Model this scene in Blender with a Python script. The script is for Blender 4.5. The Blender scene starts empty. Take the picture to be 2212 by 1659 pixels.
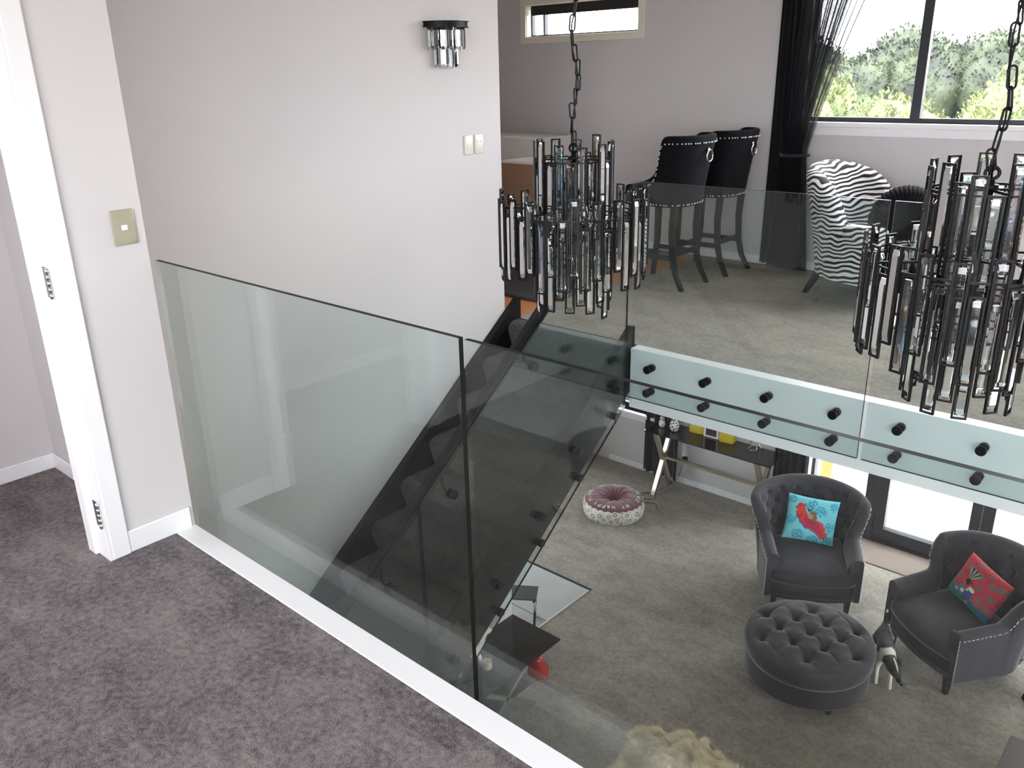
import bpy, bmesh, math, random
import numpy as np
from mathutils import Vector, Matrix, noise

random.seed(7)
scn = bpy.context.scene
COL = scn.collection
pi = math.pi

# ------------------------------------------------------------------ camera
cam_d = bpy.data.cameras.new('camera')
cam = bpy.data.objects.new('camera', cam_d)
COL.objects.link(cam)
scn.camera = cam
yaw, pitch, roll = -0.734536, 0.35294, 0.021755
fwd = Vector((math.sin(yaw)*math.cos(pitch), math.cos(yaw)*math.cos(pitch), -math.sin(pitch)))
rt = Vector((math.cos(yaw), -math.sin(yaw), 0))
dn = fwd.cross(rt)
r1 = math.cos(roll)*rt + math.sin(roll)*dn
d1 = -math.sin(roll)*rt + math.cos(roll)*dn
cam.matrix_world = Matrix(((r1.x, -d1.x, -fwd.x, 0), (r1.y, -d1.y, -fwd.y, 0), (r1.z, -d1.z, -fwd.z, 1.6), (0, 0, 0, 1)))
cam_d.sensor_fit = 'HORIZONTAL'
cam_d.sensor_width = 36
cam_d.lens = 36*1821.35/2212
cam_d.clip_start = 0.05
cam_d.clip_end = 300

# ------------------------------------------------------------------ world, sun, portals, exposure
SKY = 16.0
world = bpy.data.worlds.new('overcast_sky')
scn.world = world
world.use_nodes = True
bg = world.node_tree.nodes['Background']
bg.inputs['Color'].default_value = (0.965, 0.985, 1.04, 1)
bg.inputs['Strength'].default_value = SKY
sun_d = bpy.data.lights.new('sun', 'SUN')
sun_d.energy = 6.5
sun_d.angle = math.radians(3)
sun_d.color = (1, 0.96, 0.88)
sun = bpy.data.objects.new('sun', sun_d)
COL.objects.link(sun)
sun.rotation_euler = Vector((-0.45, 0.10, -0.88)).to_track_quat('-Z', 'Y').to_euler()

def portal(name, c, sx, sy, d):
    l = bpy.data.lights.new(name, 'AREA')
    l.shape = 'RECTANGLE'
    l.size, l.size_y = sx, sy
    l.cycles.is_portal = True
    o = bpy.data.objects.new(name, l)
    COL.objects.link(o)
    o.location = c
    o.rotation_euler = Vector(d).to_track_quat('-Z', 'Z').to_euler()
    return o
portal('light_portal', (-0.75, 7.12, 1.9), 4.5, 1.4, (0, -1, 0))
portal('light_portal', (-5.2, 7.15, 2.05), 1.5, 0.4, (0, -1, 0))
portal('light_portal', (-1.5, 8.0, -1.75), 2.9, 2.1, (0, -1, 0))
portal('light_portal', (-5.02, 8.0, -1.5), 0.7, 1.2, (0, -1, 0))
portal('light_portal', (-5.97, 5.2, -1.7), 1.3, 1.2, (1, 0, 0))
portal('light_portal', (4.62, 4.0, -1.55), 5.0, 2.0, (-1, 0, 0))
portal('light_portal', (1.4, -2.02, 1.7), 5.8, 1.8, (0, 1, 0))
portal('light_portal', (-3.97, -0.9, 1.5), 1.2, 1.2, (1, 0, 0))
scn.view_settings.view_transform = 'Standard'
scn.view_settings.look = 'None'
scn.view_settings.gamma = 1
scn.view_settings.exposure = 0.10
scn.view_settings.use_curve_mapping = False
cy = scn.cycles
cy.use_denoising = True
cy.max_bounces = 12
cy.diffuse_bounces = 5
cy.glossy_bounces = 5
cy.transmission_bounces = 8
cy.transparent_max_bounces = 24
cy.caustics_reflective = False
cy.caustics_refractive = False
cy.sample_clamp_indirect = 12
cy.blur_glossy = 0.5

# ------------------------------------------------------------------ helpers
def new(name, data=None, parent=None):
    o = bpy.data.objects.new(name, data)
    COL.objects.link(o)
    if parent is not None:
        o.parent = parent
    return o

def obj(name, bm, mat, parent=None, smooth=False, kind=None):
    me = bpy.data.meshes.new(name)
    bm.normal_update()
    bm.to_mesh(me)
    bm.free()
    for m in (mat if isinstance(mat, (list, tuple)) else [mat]):
        me.materials.append(m)
    if smooth:
        me.polygons.foreach_set('use_smooth', [True]*len(me.polygons))
        if smooth == 'auto':
            try:
                me.set_sharp_from_angle(angle=math.radians(38))
            except Exception:
                pass
    o = new(name, me, parent)
    if kind:
        o['kind'] = kind
    return o

def tag(o, label, cat, group=None, kind=None):
    o['label'] = label
    o['category'] = cat
    if group:
        o['group'] = group
    if kind:
        o['kind'] = kind
    return o

def thing(name, label, cat, loc=(0, 0, 0), rz=0.0, group=None):
    o = new(name)
    o.location = loc
    o.rotation_euler = (0, 0, rz)
    o.empty_display_size = 0.1
    return tag(o, label, cat, group)

def struct(name, bm, mat, parent=None, smooth=False):
    o = obj(name, bm, mat, parent, smooth)
    if parent is None:
        o['kind'] = 'structure'
    return o

def B():
    return bmesh.new()

def bx(bm, a, b, bev=0.0, seg=1, mi=0, m=None):
    r = bmesh.ops.create_cube(bm, size=1)
    vs = r['verts']
    c = [(a[i]+b[i])/2 for i in range(3)]
    s = [abs(b[i]-a[i]) for i in range(3)]
    for v in vs:
        v.co = Vector((c[0]+v.co.x*s[0], c[1]+v.co.y*s[1], c[2]+v.co.z*s[2]))
    fs = list({f for v in vs for f in v.link_faces})
    if bev > 0:
        es = list({e for v in vs for e in v.link_edges})
        q = bmesh.ops.bevel(bm, geom=es, offset=bev, segments=seg, profile=0.5, affect='EDGES')
        vs = list({v for f in q['faces'] for v in f.verts} | {v for v in vs if v.is_valid})
        fs = list({f for v in vs for f in v.link_faces})
    for f in fs:
        f.material_index = mi
    if m is not None:
        bmesh.ops.transform(bm, matrix=m, verts=vs)
    return vs

def frame_of(d):
    d = d.normalized()
    up = Vector((0, 0, 1)) if abs(d.z) < 0.95 else Vector((1, 0, 0))
    x = d.cross(up).normalized()
    return x, x.cross(d).normalized()

def tube(bm, pts, r, n=8, closed=False, cap=True, mi=0):
    pts = [Vector(p) for p in pts]
    N = len(pts)
    rings = []
    px = None
    for i, p in enumerate(pts):
        if closed:
            d = pts[(i+1) % N]-pts[i-1]
        else:
            d = pts[min(i+1, N-1)]-pts[max(i-1, 0)]
        if px is None:
            x, y = frame_of(d)
        else:
            d = d.normalized()
            x = (px-d*px.dot(d)).normalized()
            y = x.cross(d).normalized()
        px = x
        rr = r[i] if isinstance(r, (list, tuple)) else r
        rings.append([bm.verts.new(p+(x*math.cos(2*pi*k/n)+y*math.sin(2*pi*k/n))*rr) for k in range(n)])
    M = N if closed else N-1
    for i in range(M):
        a, b = rings[i], rings[(i+1) % N]
        for k in range(n):
            f = bm.faces.new((a[k], a[(k+1) % n], b[(k+1) % n], b[k]))
            f.material_index = mi
            f.smooth = True
    if cap and not closed:
        bm.faces.new(rings[0][::-1]).material_index = mi
        bm.faces.new(rings[-1]).material_index = mi
    return rings

def bar(bm, p, q, w, h, mi=0, up=None):
    """rectangular bar from p to q, width w (sideways), height h"""
    p, q = Vector(p), Vector(q)
    d = (q-p).normalized()
    if up is None:
        x, y = frame_of(d)
    else:
        x = d.cross(Vector(up)).normalized()
        y = x.cross(d).normalized()
    V = []
    for c in (p, q):
        for sx, sy in ((-1, -1), (1, -1), (1, 1), (-1, 1)):
            V.append(bm.verts.new(c+x*sx*w/2+y*sy*h/2))
    for f in ((0, 3, 2, 1), (4, 5, 6, 7), (0, 1, 5, 4), (1, 2, 6, 5), (2, 3, 7, 6), (3, 0, 4, 7)):
        bm.faces.new([V[i] for i in f]).material_index = mi
    bmesh.ops.recalc_face_normals(bm, faces=list({f for v in V for f in v.link_faces}))
    return V

def lathe(bm, prof, n=24, c=(0, 0, 0), mi=0, m=None):
    rings = []
    for r, z in prof:
        if r < 1e-5:
            rings.append([bm.verts.new((c[0], c[1], c[2]+z))])
        else:
            rings.append([bm.verts.new((c[0]+r*math.cos(2*pi*k/n), c[1]+r*math.sin(2*pi*k/n), c[2]+z)) for k in range(n)])
    for a, b in zip(rings, rings[1:]):
        for k in range(n):
            k2 = (k+1) % n
            if len(a) == 1 and len(b) == 1:
                continue
            if len(a) == 1:
                f = bm.faces.new((a[0], b[k2], b[k]))
            elif len(b) == 1:
                f = bm.faces.new((a[k], a[k2], b[0]))
            else:
                f = bm.faces.new((a[k], a[k2], b[k2], b[k]))
            f.material_index = mi
    if m is not None:
        bmesh.ops.transform(bm, matrix=m, verts=[v for r in rings for v in r])

def prism(bm, poly, axis, a, b, mi=0):
    """extrude 2D polygon along axis ('x','y','z') from a to b"""
    def P(u, v, w):
        return {'x': (w, u, v), 'y': (u, w, v), 'z': (u, v, w)}[axis]
    A = [bm.verts.new(P(u, v, a)) for u, v in poly]
    Bv = [bm.verts.new(P(u, v, b)) for u, v in poly]
    n = len(poly)
    fs = [bm.faces.new(A), bm.faces.new(Bv[::-1])]
    for i in range(n):
        fs.append(bm.faces.new((A[i], Bv[i], Bv[(i+1) % n], A[(i+1) % n])))
    for f in fs:
        f.material_index = mi
    bmesh.ops.recalc_face_normals(bm, faces=fs)
    return A+Bv

def grid_mesh(bm, P, nu, nv, closed_u=False, mi=0, smooth=True, flip=False):
    V = [[bm.verts.new(P(i, j)) for j in range(nv)] for i in range(nu)]
    for i in range(nu if closed_u else nu-1):
        for j in range(nv-1):
            a, b = V[i], V[(i+1) % nu]
            q = (a[j], b[j], b[j+1], a[j+1])
            f = bm.faces.new(q[::-1] if flip else q)
            f.material_index = mi
            f.smooth = smooth
    return V

# ------------------------------------------------------------------ materials
def srgb(r, g, b):
    def c(v):
        v /= 255.0
        return v/12.92 if v <= 0.04045 else ((v+0.055)/1.055)**2.4
    return (c(r), c(g), c(b), 1)

def mat(name, color=(0.5, 0.5, 0.5, 1), rough=0.5, metal=0.0, spec=0.5, sheen=0.0, sheen_rough=0.5, sheen_tint=None, coat=0.0, noise_amt=0.0, noise_scale=10.0, bump=0.0, bump_scale=100.0, bump_dist=0.002):
    m = bpy.data.materials.new(name)
    m.use_nodes = True
    nt = m.node_tree
    p = nt.nodes['Principled BSDF']
    p.inputs['Base Color'].default_value = color
    p.inputs['Roughness'].default_value = rough
    p.inputs['Metallic'].default_value = metal
    p.inputs['Specular IOR Level'].default_value = spec
    p.inputs['Sheen Weight'].default_value = sheen
    p.inputs['Sheen Roughness'].default_value = sheen_rough
    if sheen_tint:
        p.inputs['Sheen Tint'].default_value = sheen_tint
    p.inputs['Coat Weight'].default_value = coat
    tc = nt.nodes.new('ShaderNodeTexCoord')
    if noise_amt > 0:
        n = nt.nodes.new('ShaderNodeTexNoise')
        n.inputs['Scale'].default_value = noise_scale
        n.inputs['Detail'].default_value = 4
        nt.links.new(tc.outputs['Object'], n.inputs['Vector'])
        mx = nt.nodes.new('ShaderNodeMix')
        mx.data_type = 'RGBA'
        mx.inputs[6].default_value = tuple(c*(1-noise_amt) for c in color[:3])+(1,)
        mx.inputs[7].default_value = tuple(min(1, c*(1+noise_amt)) for c in color[:3])+(1,)
        nt.links.new(n.outputs['Fac'], mx.inputs[0])
        nt.links.new(mx.outputs[2], p.inputs['Base Color'])
    if bump > 0:
        n2 = nt.nodes.new('ShaderNodeTexNoise')
        n2.inputs['Scale'].default_value = bump_scale
        n2.inputs['Detail'].default_value = 3
        nt.links.new(tc.outputs['Object'], n2.inputs['Vector'])
        bp = nt.nodes.new('ShaderNodeBump')
        bp.inputs['Strength'].default_value = bump
        bp.inputs['Distance'].default_value = bump_dist
        nt.links.new(n2.outputs['Fac'], bp.inputs['Height'])
        nt.links.new(bp.outputs['Normal'], p.inputs['Normal'])
    return m

def carpet(name, dark, light, tint, fine=420.0, spread=0.10):
    """cut pile carpet: pile shading patches (brushed pile) over a heathered yarn"""
    m = bpy.data.materials.new(name)
    m.use_nodes = True
    nt = m.node_tree
    N, L = nt.nodes, nt.links
    p = N['Principled BSDF']
    p.inputs['Roughness'].default_value = 1
    p.inputs['Specular IOR Level'].default_value = 0.05
    p.inputs['Sheen Weight'].default_value = 0.15
    tc = N.new('ShaderNodeTexCoord')
    def nz(scale, det, rough=0.6, vec=None):
        n = N.new('ShaderNodeTexNoise')
        n.inputs['Scale'].default_value = scale
        n.inputs['Detail'].default_value = det
        n.inputs['Roughness'].default_value = rough
        L.new(vec if vec is not None else tc.outputs['Object'], n.inputs['Vector'])
        return n
    mp = N.new('ShaderNodeMapping')
    mp.inputs['Scale'].default_value = (1, 1.7, 1)
    L.new(tc.outputs['Object'], mp.inputs['Vector'])
    big = nz(2.8, 8, 0.75, mp.outputs['Vector'])
    yarn = nz(fine, 2, 0.7)
    mid = nz(fine*0.16, 3, 0.7)
    def mathn(op, a, b):
        n = N.new('ShaderNodeMath')
        n.operation = op
        for k, v in ((0, a), (1, b)):
            if hasattr(v, 'is_linked'):
                L.new(v, n.inputs[k])
            else:
                n.inputs[k].default_value = v
        return n.outputs[0]
    s = mathn('MULTIPLY', big.outputs['Fac'], 0.34)
    s = mathn('ADD', s, mathn('MULTIPLY', yarn.outputs['Fac'], 0.38))
    s = mathn('ADD', s, mathn('MULTIPLY', mid.outputs['Fac'], 0.28))
    cr = N.new('ShaderNodeValToRGB')
    e = cr.color_ramp.elements
    e[0].position = 0.5-spread
    e[0].color = dark
    e[1].position = 0.5+spread
    e[1].color = light
    L.new(s, cr.inputs['Fac'])
    hue = nz(1.3, 2)
    mx = N.new('ShaderNodeMix')
    mx.data_type = 'RGBA'
    mx.blend_type = 'MULTIPLY'
    mx.inputs[7].default_value = tint
    L.new(hue.outputs['Fac'], mx.inputs[0])
    L.new(cr.outputs['Color'], mx.inputs[6])
    L.new(mx.outputs[2], p.inputs['Base Color'])
    bp = N.new('ShaderNodeBump')
    bp.inputs['Strength'].default_value = 0.8
    bp.inputs['Distance'].default_value = 0.006
    L.new(mathn('ADD', yarn.outputs['Fac'], mid.outputs['Fac']), bp.inputs['Height'])
    L.new(bp.outputs['Normal'], p.inputs['Normal'])
    return m

def thin_glass(name, tint, refl=1.0, rough=0.0):
    m = bpy.data.materials.new(name)
    m.use_nodes = True
    nt = m.node_tree
    N, L = nt.nodes, nt.links
    N.remove(N['Principled BSDF'])
    out = N['Material Output']
    tr = N.new('ShaderNodeBsdfTransparent')
    tr.inputs['Color'].default_value = tint
    gl = N.new('ShaderNodeBsdfGlossy')
    gl.inputs['Roughness'].default_value = rough
    gl.inputs['Color'].default_value = (refl, refl, refl, 1)
    geo = N.new('ShaderNodeNewGeometry')
    mr = N.new('ShaderNodeMapRange')   # index seen from either side of the pane
    mr.inputs['To Min'].default_value = 1.52
    mr.inputs['To Max'].default_value = 1/1.52
    L.new(geo.outputs['Backfacing'], mr.inputs['Value'])
    fr = N.new('ShaderNodeFresnel')
    L.new(mr.outputs['Result'], fr.inputs['IOR'])
    mx = N.new('ShaderNodeMixShader')
    L.new(fr.outputs['Fac'], mx.inputs['Fac'])
    L.new(tr.outputs[0], mx.inputs[1])
    L.new(gl.outputs[0], mx.inputs[2])
    L.new(mx.outputs[0], out.inputs['Surface'])
    return m

def crystal_mat(name):
    """lead crystal with dispersion: each colour band refracts at its own index"""
    m = bpy.data.materials.new(name)
    m.use_nodes = True
    nt = m.node_tree
    N, L = nt.nodes, nt.links
    N.remove(N['Principled BSDF'])
    out = N['Material Output']
    last = None
    for colr, ior in (((0.75, 0.45, 0.2, 1), 1.50), ((0.2, 0.5, 0.78, 1), 1.62)):
        r = N.new('ShaderNodeBsdfRefraction')
        r.inputs['Color'].default_value = colr
        r.inputs['IOR'].default_value = ior
        r.inputs['Roughness'].default_value = 0.0
        if last is None:
            last = r.outputs[0]
        else:
            a = N.new('ShaderNodeAddShader')
            L.new(last, a.inputs[0])
            L.new(r.outputs[0], a.inputs[1])
            last = a.outputs[0]
    gl = N.new('ShaderNodeBsdfGlossy')
    gl.inputs['Roughness'].default_value = 0.0
    fr = N.new('ShaderNodeFresnel')
    fr.inputs['IOR'].default_value = 1.6
    mx = N.new('ShaderNodeMixShader')
    L.new(fr.outputs[0], mx.inputs[0])
    L.new(last, mx.inputs[1])
    L.new(gl.outputs[0], mx.inputs[2])
    L.new(mx.outputs[0], out.inputs['Surface'])
    return m

def vcol_mat(name, rough=0.8, sheen=0.0, bump=0.0, bump_scale=200, spec=0.3):
    m = mat(name, rough=rough, sheen=sheen, bump=bump, bump_scale=bump_scale, spec=spec)
    nt = m.node_tree
    a = nt.nodes.new('ShaderNodeAttribute')
    a.attribute_name = 'print'
    nt.links.new(a.outputs['Color'], nt.nodes['Principled BSDF'].inputs['Base Color'])
    return m

def paint(o, cols):
    me = o.data
    at = me.color_attributes.new('print', 'FLOAT_COLOR', 'POINT')
    at.data.foreach_set('color', np.asarray(cols, dtype=np.float32).ravel())

WALL = mat('wall_paint', srgb(208, 203, 203), 0.85, spec=0.2, bump=0.05, bump_scale=60, bump_dist=0.001, noise_amt=0.012, noise_scale=3)
CEIL = mat('ceiling_paint', srgb(235, 233, 228), 0.9, spec=0.1, noise_amt=0.01)
TRIM = mat('white_gloss_trim', srgb(240, 238, 240), 0.35, noise_amt=0.01, noise_scale=4)
CARP = carpet('charcoal_carpet', srgb(62, 58, 61), srgb(152, 142, 141), (0.97, 0.91, 0.93, 1), fine=300, spread=0.085)
CARP2 = carpet('grey_carpet', srgb(106, 99, 94), srgb(190, 178, 167), (0.97, 0.96, 0.94, 1), fine=220, spread=0.14)
CARP3 = carpet('shaded_stair_carpet', srgb(40, 39, 39), srgb(94, 92, 90), (0.96, 0.96, 0.95, 1), fine=260, spread=0.13)  # darkened carpet copy: the stairwell's shade is put into its colour
BLACKWOOD = mat('black_painted_timber', srgb(19, 18, 20), 0.4, spec=0.3, noise_amt=0.15, noise_scale=20)
BLACKMET = mat('black_powder_coat', srgb(13, 12, 13), 0.5, spec=0.25, noise_amt=0.1)
ALU = mat('anthracite_aluminium', srgb(52, 53, 58), 0.4, metal=0.2, noise_amt=0.04)
GLASS = thin_glass('greenish_balustrade_glass', (0.90, 0.942, 0.934, 1), refl=0.85)
GEDGE = mat('dark_green_glass_edge', srgb(9, 14, 13), 0.4, spec=0.15, noise_amt=0.1)
PANE = thin_glass('window_glass', (0.985, 0.99, 0.99, 1))
CRYSTAL = bpy.data.materials.new('cut_crystal')
CRYSTAL.use_nodes = True
_p = CRYSTAL.node_tree.nodes['Principled BSDF']
_p.inputs['Transmission Weight'].default_value = 1
_p.inputs['Roughness'].default_value = 0
_p.inputs['IOR'].default_value = 1.5
_p.inputs['Base Color'].default_value = (0.97, 0.98, 0.98, 1)
PRISM = crystal_mat('dispersing_crystal')
CHROME = mat('chrome', (0.82, 0.80, 0.74, 1), 0.12, metal=1, noise_amt=0.02)
SILVER = mat('polished_silver', (0.9, 0.9, 0.9, 1), 0.08, metal=1, noise_amt=0.02)
VELVET = mat('charcoal_velvet', srgb(60, 58, 62), 0.78, spec=0.25, sheen=0.5, sheen_rough=0.35, noise_amt=0.22, noise_scale=7, bump=0.15, bump_scale=300)
BLACKVEL = mat('black_velvet', srgb(16, 16, 21), 0.85, spec=0.15, sheen=0.06, sheen_rough=0.4, noise_amt=0.2, noise_scale=8)
DARKLEG = mat('dark_stained_legs', srgb(32, 29, 30), 0.4, noise_amt=0.2, noise_scale=14)
GREYLEG = mat('charcoal_stained_wood', srgb(32, 33, 35), 0.5, noise_amt=0.2, noise_scale=14)
NAIL = mat('silver_nailheads', (0.9, 0.9, 0.92, 1), 0.4, metal=0.4, noise_amt=0.02)
BLACKGLASS = mat('black_glass', srgb(7, 7, 7), 0.05, spec=0.35, noise_amt=0.1)
CURT = mat('black_curtain_cloth', srgb(26, 27, 34), 0.9, sheen=0.2, noise_amt=0.2, noise_scale=30, bump=0.2, bump_scale=400)
PLATE = mat('beige_switch_plate', srgb(172, 168, 146), 0.35, metal=0.25, noise_amt=0.02)
WHITEPL = mat('white_plastic', srgb(236, 236, 232), 0.3, noise_amt=0.01)
PALEPL = mat('pale_plastic_plate', srgb(214, 214, 200), 0.3, noise_amt=0.01)
# ------------------------------------------------------------------ structure
F = -2.8   # lower floor level; landing and loft floors are at z = 0
def wall_boxes(bm, axis, t0, t1, u0, u1, z0, z1, holes=()):
    """wall slab with rectangular holes; axis 'x': runs along x, thickness t in y"""
    us = sorted({u0, u1, *[h[0] for h in holes], *[h[1] for h in holes]})
    zs = sorted({z0, z1, *[h[2] for h in holes], *[h[3] for h in holes]})
    for a, b in zip(us, us[1:]):
        for c, d in zip(zs, zs[1:]):
            m = ((a+b)/2, (c+d)/2)
            if any(h[0] < m[0] < h[1] and h[2] < m[1] < h[3] for h in holes):
                continue
            if axis == 'x':
                bx(bm, (a, t0, c), (b, t1, d))
            else:
                bx(bm, (t0, a, c), (t1, b, d))
    bmesh.ops.remove_doubles(bm, verts=bm.verts, dist=1e-5)

def solid(name, a, b, m, parent=None, bev=0.0):
    bm = B(); bx(bm, a, b, bev)
    return struct(name, bm, m, parent)

ZC = 3.3
# floors
bm = B(); bx(bm, (-3.8, -1.9, -0.05), (4.5, 1.22, 0)); struct('floor_landing', bm, CARP)
bm = B(); bx(bm, (-3.8, 4.235, -0.05), (4.5, 6.86, 0)); bx(bm, (-7, 6.72, -0.05), (-3.8, 6.86, 0)); struct('floor_loft', bm, CARP2)
# bare particle board area of the unfinished kitchenette
BOARD = mat('orange_particle_board', srgb(196, 128, 78), 0.7, noise_amt=0.22, noise_scale=45)
bm = B(); bx(bm, (-7, 4.15, -0.05), (-3.8, 6.72, -0.012)); struct('floor_board', bm, BOARD)
bm = B(); bx(bm, (-7, -1.9, F-0.1), (4.5, 8.0, F)); struct('floor_lower', bm, CARP2)
# structural slabs
SOFF = mat('soffit_paint', srgb(226, 226, 226), 0.8, noise_amt=0.01)
solid('ceiling_under_landing', (-2.83, -1.9, -0.385), (4.5, 1.22, -0.051), SOFF)
solid('ceiling_under_loft', (-7, 4.235, -0.385), (4.5, 8.0, -0.051), SOFF)
solid('trim_landing_edge', (-2.83, 1.22, -0.385), (4.5, 1.30, 0.003), TRIM, bev=0.002)
solid('trim_loft_edge', (-2.76, 4.15, -0.385), (4.5, 4.235, 0.003), TRIM, bev=0.002)
solid('ceiling', (-7.1, -2.0, ZC), (4.6, 7.15, ZC+0.1), CEIL)
solid('ceiling_lower_left', (-5.95, 1.2, -0.385), (-3.93, 4.235, -0.2), SOFF)
# walls
bm = B(); bx(bm, (-3.93, 1.17, F), (-3.8, 4.15, ZC)); struct('wall_stair', bm, WALL)
bm = B(); wall_boxes(bm, 'y', -2.96, -2.83, -1.9, 1.30, 0, ZC, [(0.16, 0.98, 0, 2.02)]); struct('wall_nib', bm, WALL)
solid('wall_hall_end', (-3.8, 1.17, -0.05), (-2.96, 1.30, ZC), WALL)
bm = B(); wall_boxes(bm, 'y', -3.95, -3.80, -1.9, 1.17, -0.05, ZC, [(-1.5, -0.3, 0.9, 2.1)]); struct('wall_hall_left', bm, WALL)  # opening added out of view to bring light into the hall room
bm = B(); wall_boxes(bm, 'x', -2.0, -1.9, -3.95, 4.6, F, ZC, [(-1.5, 4.3, 0.8, 2.6)]); struct('wall_back', bm, WALL)
solid('wall_loft_left', (-7.1, 4.02, -0.05), (-7.0, 7.0, ZC), WALL)
solid('wall_loft_return', (-7.1, 4.02, -0.05), (-3.93, 4.15, ZC), WALL)
bm = B(); wall_boxes(bm, 'y', -5.95, -5.85, 1.2, 7.65, F, -0.385, [(4.6, 5.8, F+0.55, -1.15)]); struct('wall_lower_left', bm, WALL)
w7 = new('window_7'); w7['kind'] = 'structure'  # unseen window, added to brighten the lower room
bm = B()
for yy in (4.6, 5.18, 5.76):
    bx(bm, (-5.93, yy, F+0.55), (-5.88, yy+0.04, -1.15))
for zz in (F+0.55, -1.19):
    bx(bm, (-5.93, 4.6, zz), (-5.88, 5.8, zz+0.04))
obj('window_frame', bm, ALU, w7)
for a, b in ((4.64, 5.18), (5.22, 5.76)):
    bm = B(); bx(bm, (-5.91, a, F+0.59), (-5.904, b, -1.19)); obj('pane', bm, PANE, w7)
solid('wall_under_landing', (-3.93, -1.9, F), (-3.8, 1.17, -0.05), WALL)
solid('wall_lower_return', (-5.95, 1.1, F), (-3.93, 1.2, -0.2), WALL)
bm = B(); wall_boxes(bm, 'y', 4.5, 4.6, -2.0, 8.0, F, ZC, [(1.5, 6.5, F+0.25, -0.55)]); struct('wall_right', bm, WALL)
# upper far wall with the high window and the wide window
WX0, WX1, WZ0, WZ1 = -2.98, 1.5, 1.19, 2.6
bm = B(); wall_boxes(bm, 'x', 6.86, 7.0, -7.1, 4.6, -0.385, ZC, [(-5.90, -4.58, 1.93, 2.22), (WX0, WX1, WZ0, WZ1)]); struct('wall_far_upper', bm, WALL)
# lower far wall
bm = B(); wall_boxes(bm, 'x', 7.65, 7.85, -5.95, 4.6, F, -0.385, [(-5.34, -4.74, -2.10, -0.9), (-2.93, -0.10, F, -0.72)]); struct('wall_far_lower', bm, WALL)

# skirtings
def skirt(name, a, b):
    bm = B(); bx(bm, a, b, 0.004)
    struct(name, bm, TRIM)
skirt('baseboard_nib', (-2.83, 1.045, 0), (-2.816, 1.285, 0.085))
skirt('baseboard_hall_left', (-3.80, -1.9, 0), (-3.786, 1.17, 0.07))
skirt('baseboard_hall_end', (-3.786, 1.156, 0), (-2.96, 1.17, 0.07))
skirt('baseboard_loft', (-7, 6.846, 0), (4.5, 6.86, 0.07))
skirt('baseboard_lower_left', (-4.70, 7.636, F), (-2.99, 7.65, F+0.07))
skirt('baseboard_lower_corner', (-5.34, 7.636, F), (-4.70, 7.65, F+0.07))

# door opening in the nib wall: architrave, jamb with stop, hinges
dr = new('door_1'); dr['kind'] = 'structure'; dr.location = (-2.83, 0.98, 0)
def dpart(name, boxes, m, bev=0.002):
    bm = B()
    for a, b in boxes:
        bx(bm, [a[0]+2.83, a[1]-0.98, a[2]], [b[0]+2.83, b[1]-0.98, b[2]], bev)
    return obj(name, bm, m, dr)
dpart('architrave', [((-2.83, 0.98, 0), (-2.811, 1.045, 2.085))], TRIM, 0.004)
dpart('architrave', [((-2.83, 0.095, 0), (-2.811, 0.16, 2.085))], TRIM, 0.004)
dpart('architrave', [((-2.83, 0.16, 2.02), (-2.811, 0.98, 2.085))], TRIM, 0.004)
dpart('jamb', [((-2.96, 0.968, 0), (-2.814, 0.984, 2.02)), ((-2.96, 0.955, 0), (-2.905, 0.969, 2.02))], TRIM)
dpart('jamb', [((-2.96, 0.156, 0), (-2.814, 0.172, 2.02)), ((-2.96, 0.171, 0), (-2.905, 0.185, 2.02))], TRIM)
dpart('jamb', [((-2.96, 0.17, 2.004), (-2.814, 0.97, 2.022))], TRIM)
for z in (1.01, 0.185):
    bm = B()
    bx(bm, (-0.030, -0.0135, z-0.05), (0.010, -0.011, z+0.05))
    for k in range(5):
        tube(bm, [(0.014, -0.017, z-0.05+k*0.02+0.001), (0.014, -0.017, z-0.05+k*0.02+0.019)], 0.006, 8)
    for zz in (z-0.03, z, z+0.03):
        tube(bm, [(-0.012, -0.0135, zz), (-0.012, -0.0145, zz)], 0.0035, 8)
    h = obj('hinge', bm, SILVER, dr, smooth=False)

# ---- small high window
def window_frame(n, x0, x1, z0, z1, y, mull=(), out=0.07, m=ALU, casing=True, caseplace=None, fd=0.05, fw=0.04):
    w = new('window_%d' % n); w['kind'] = 'structure'; w.location = (0, 0, 0)
    bm = B()
    bx(bm, (x0, y, z0), (x1, y+fd, z0+fw)); bx(bm, (x0, y, z1-fw), (x1, y+fd, z1))
    bx(bm, (x0, y, z0+fw), (x0+fw, y+fd, z1-fw)); bx(bm, (x1-fw, y, z0+fw), (x1, y+fd, z1-fw))
    obj('window_frame', bm, m, w)
    ms = [x0+fw]
    for a, b in mull:
        bm = B(); bx(bm, (a, y-0.004, z0+fw*0.6), (b, y+fd+0.004, z1-fw*0.6), 0.003); obj('mullion', bm, m, w)
        ms += [a, b]
    ms.append(x1-fw)
    for a, b in zip(ms[::2], ms[1::2]):
        bm = B(); bx(bm, (a, y+fd*0.4, z0+fw), (b, y+fd*0.4+0.006, z1-fw)); obj('pane', bm, PANE, w)
    return w
w1 = window_frame(1, -5.90, -4.58, 1.93, 2.22, 6.93, mull=((-5.74, -5.72),), fw=0.02)
bm = B()
for a, b in (((-5.965, 6.845, 1.87), (-4.515, 6.862, 1.93)), ((-5.965, 6.845, 2.22), (-4.515, 6.862, 2.28)), ((-5.965, 6.845, 1.93), (-5.90, 6.862, 2.22)), ((-4.58, 6.845, 1.93), (-4.515, 6.862, 2.22))):
    bx(bm, a, b, 0.002)
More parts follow.
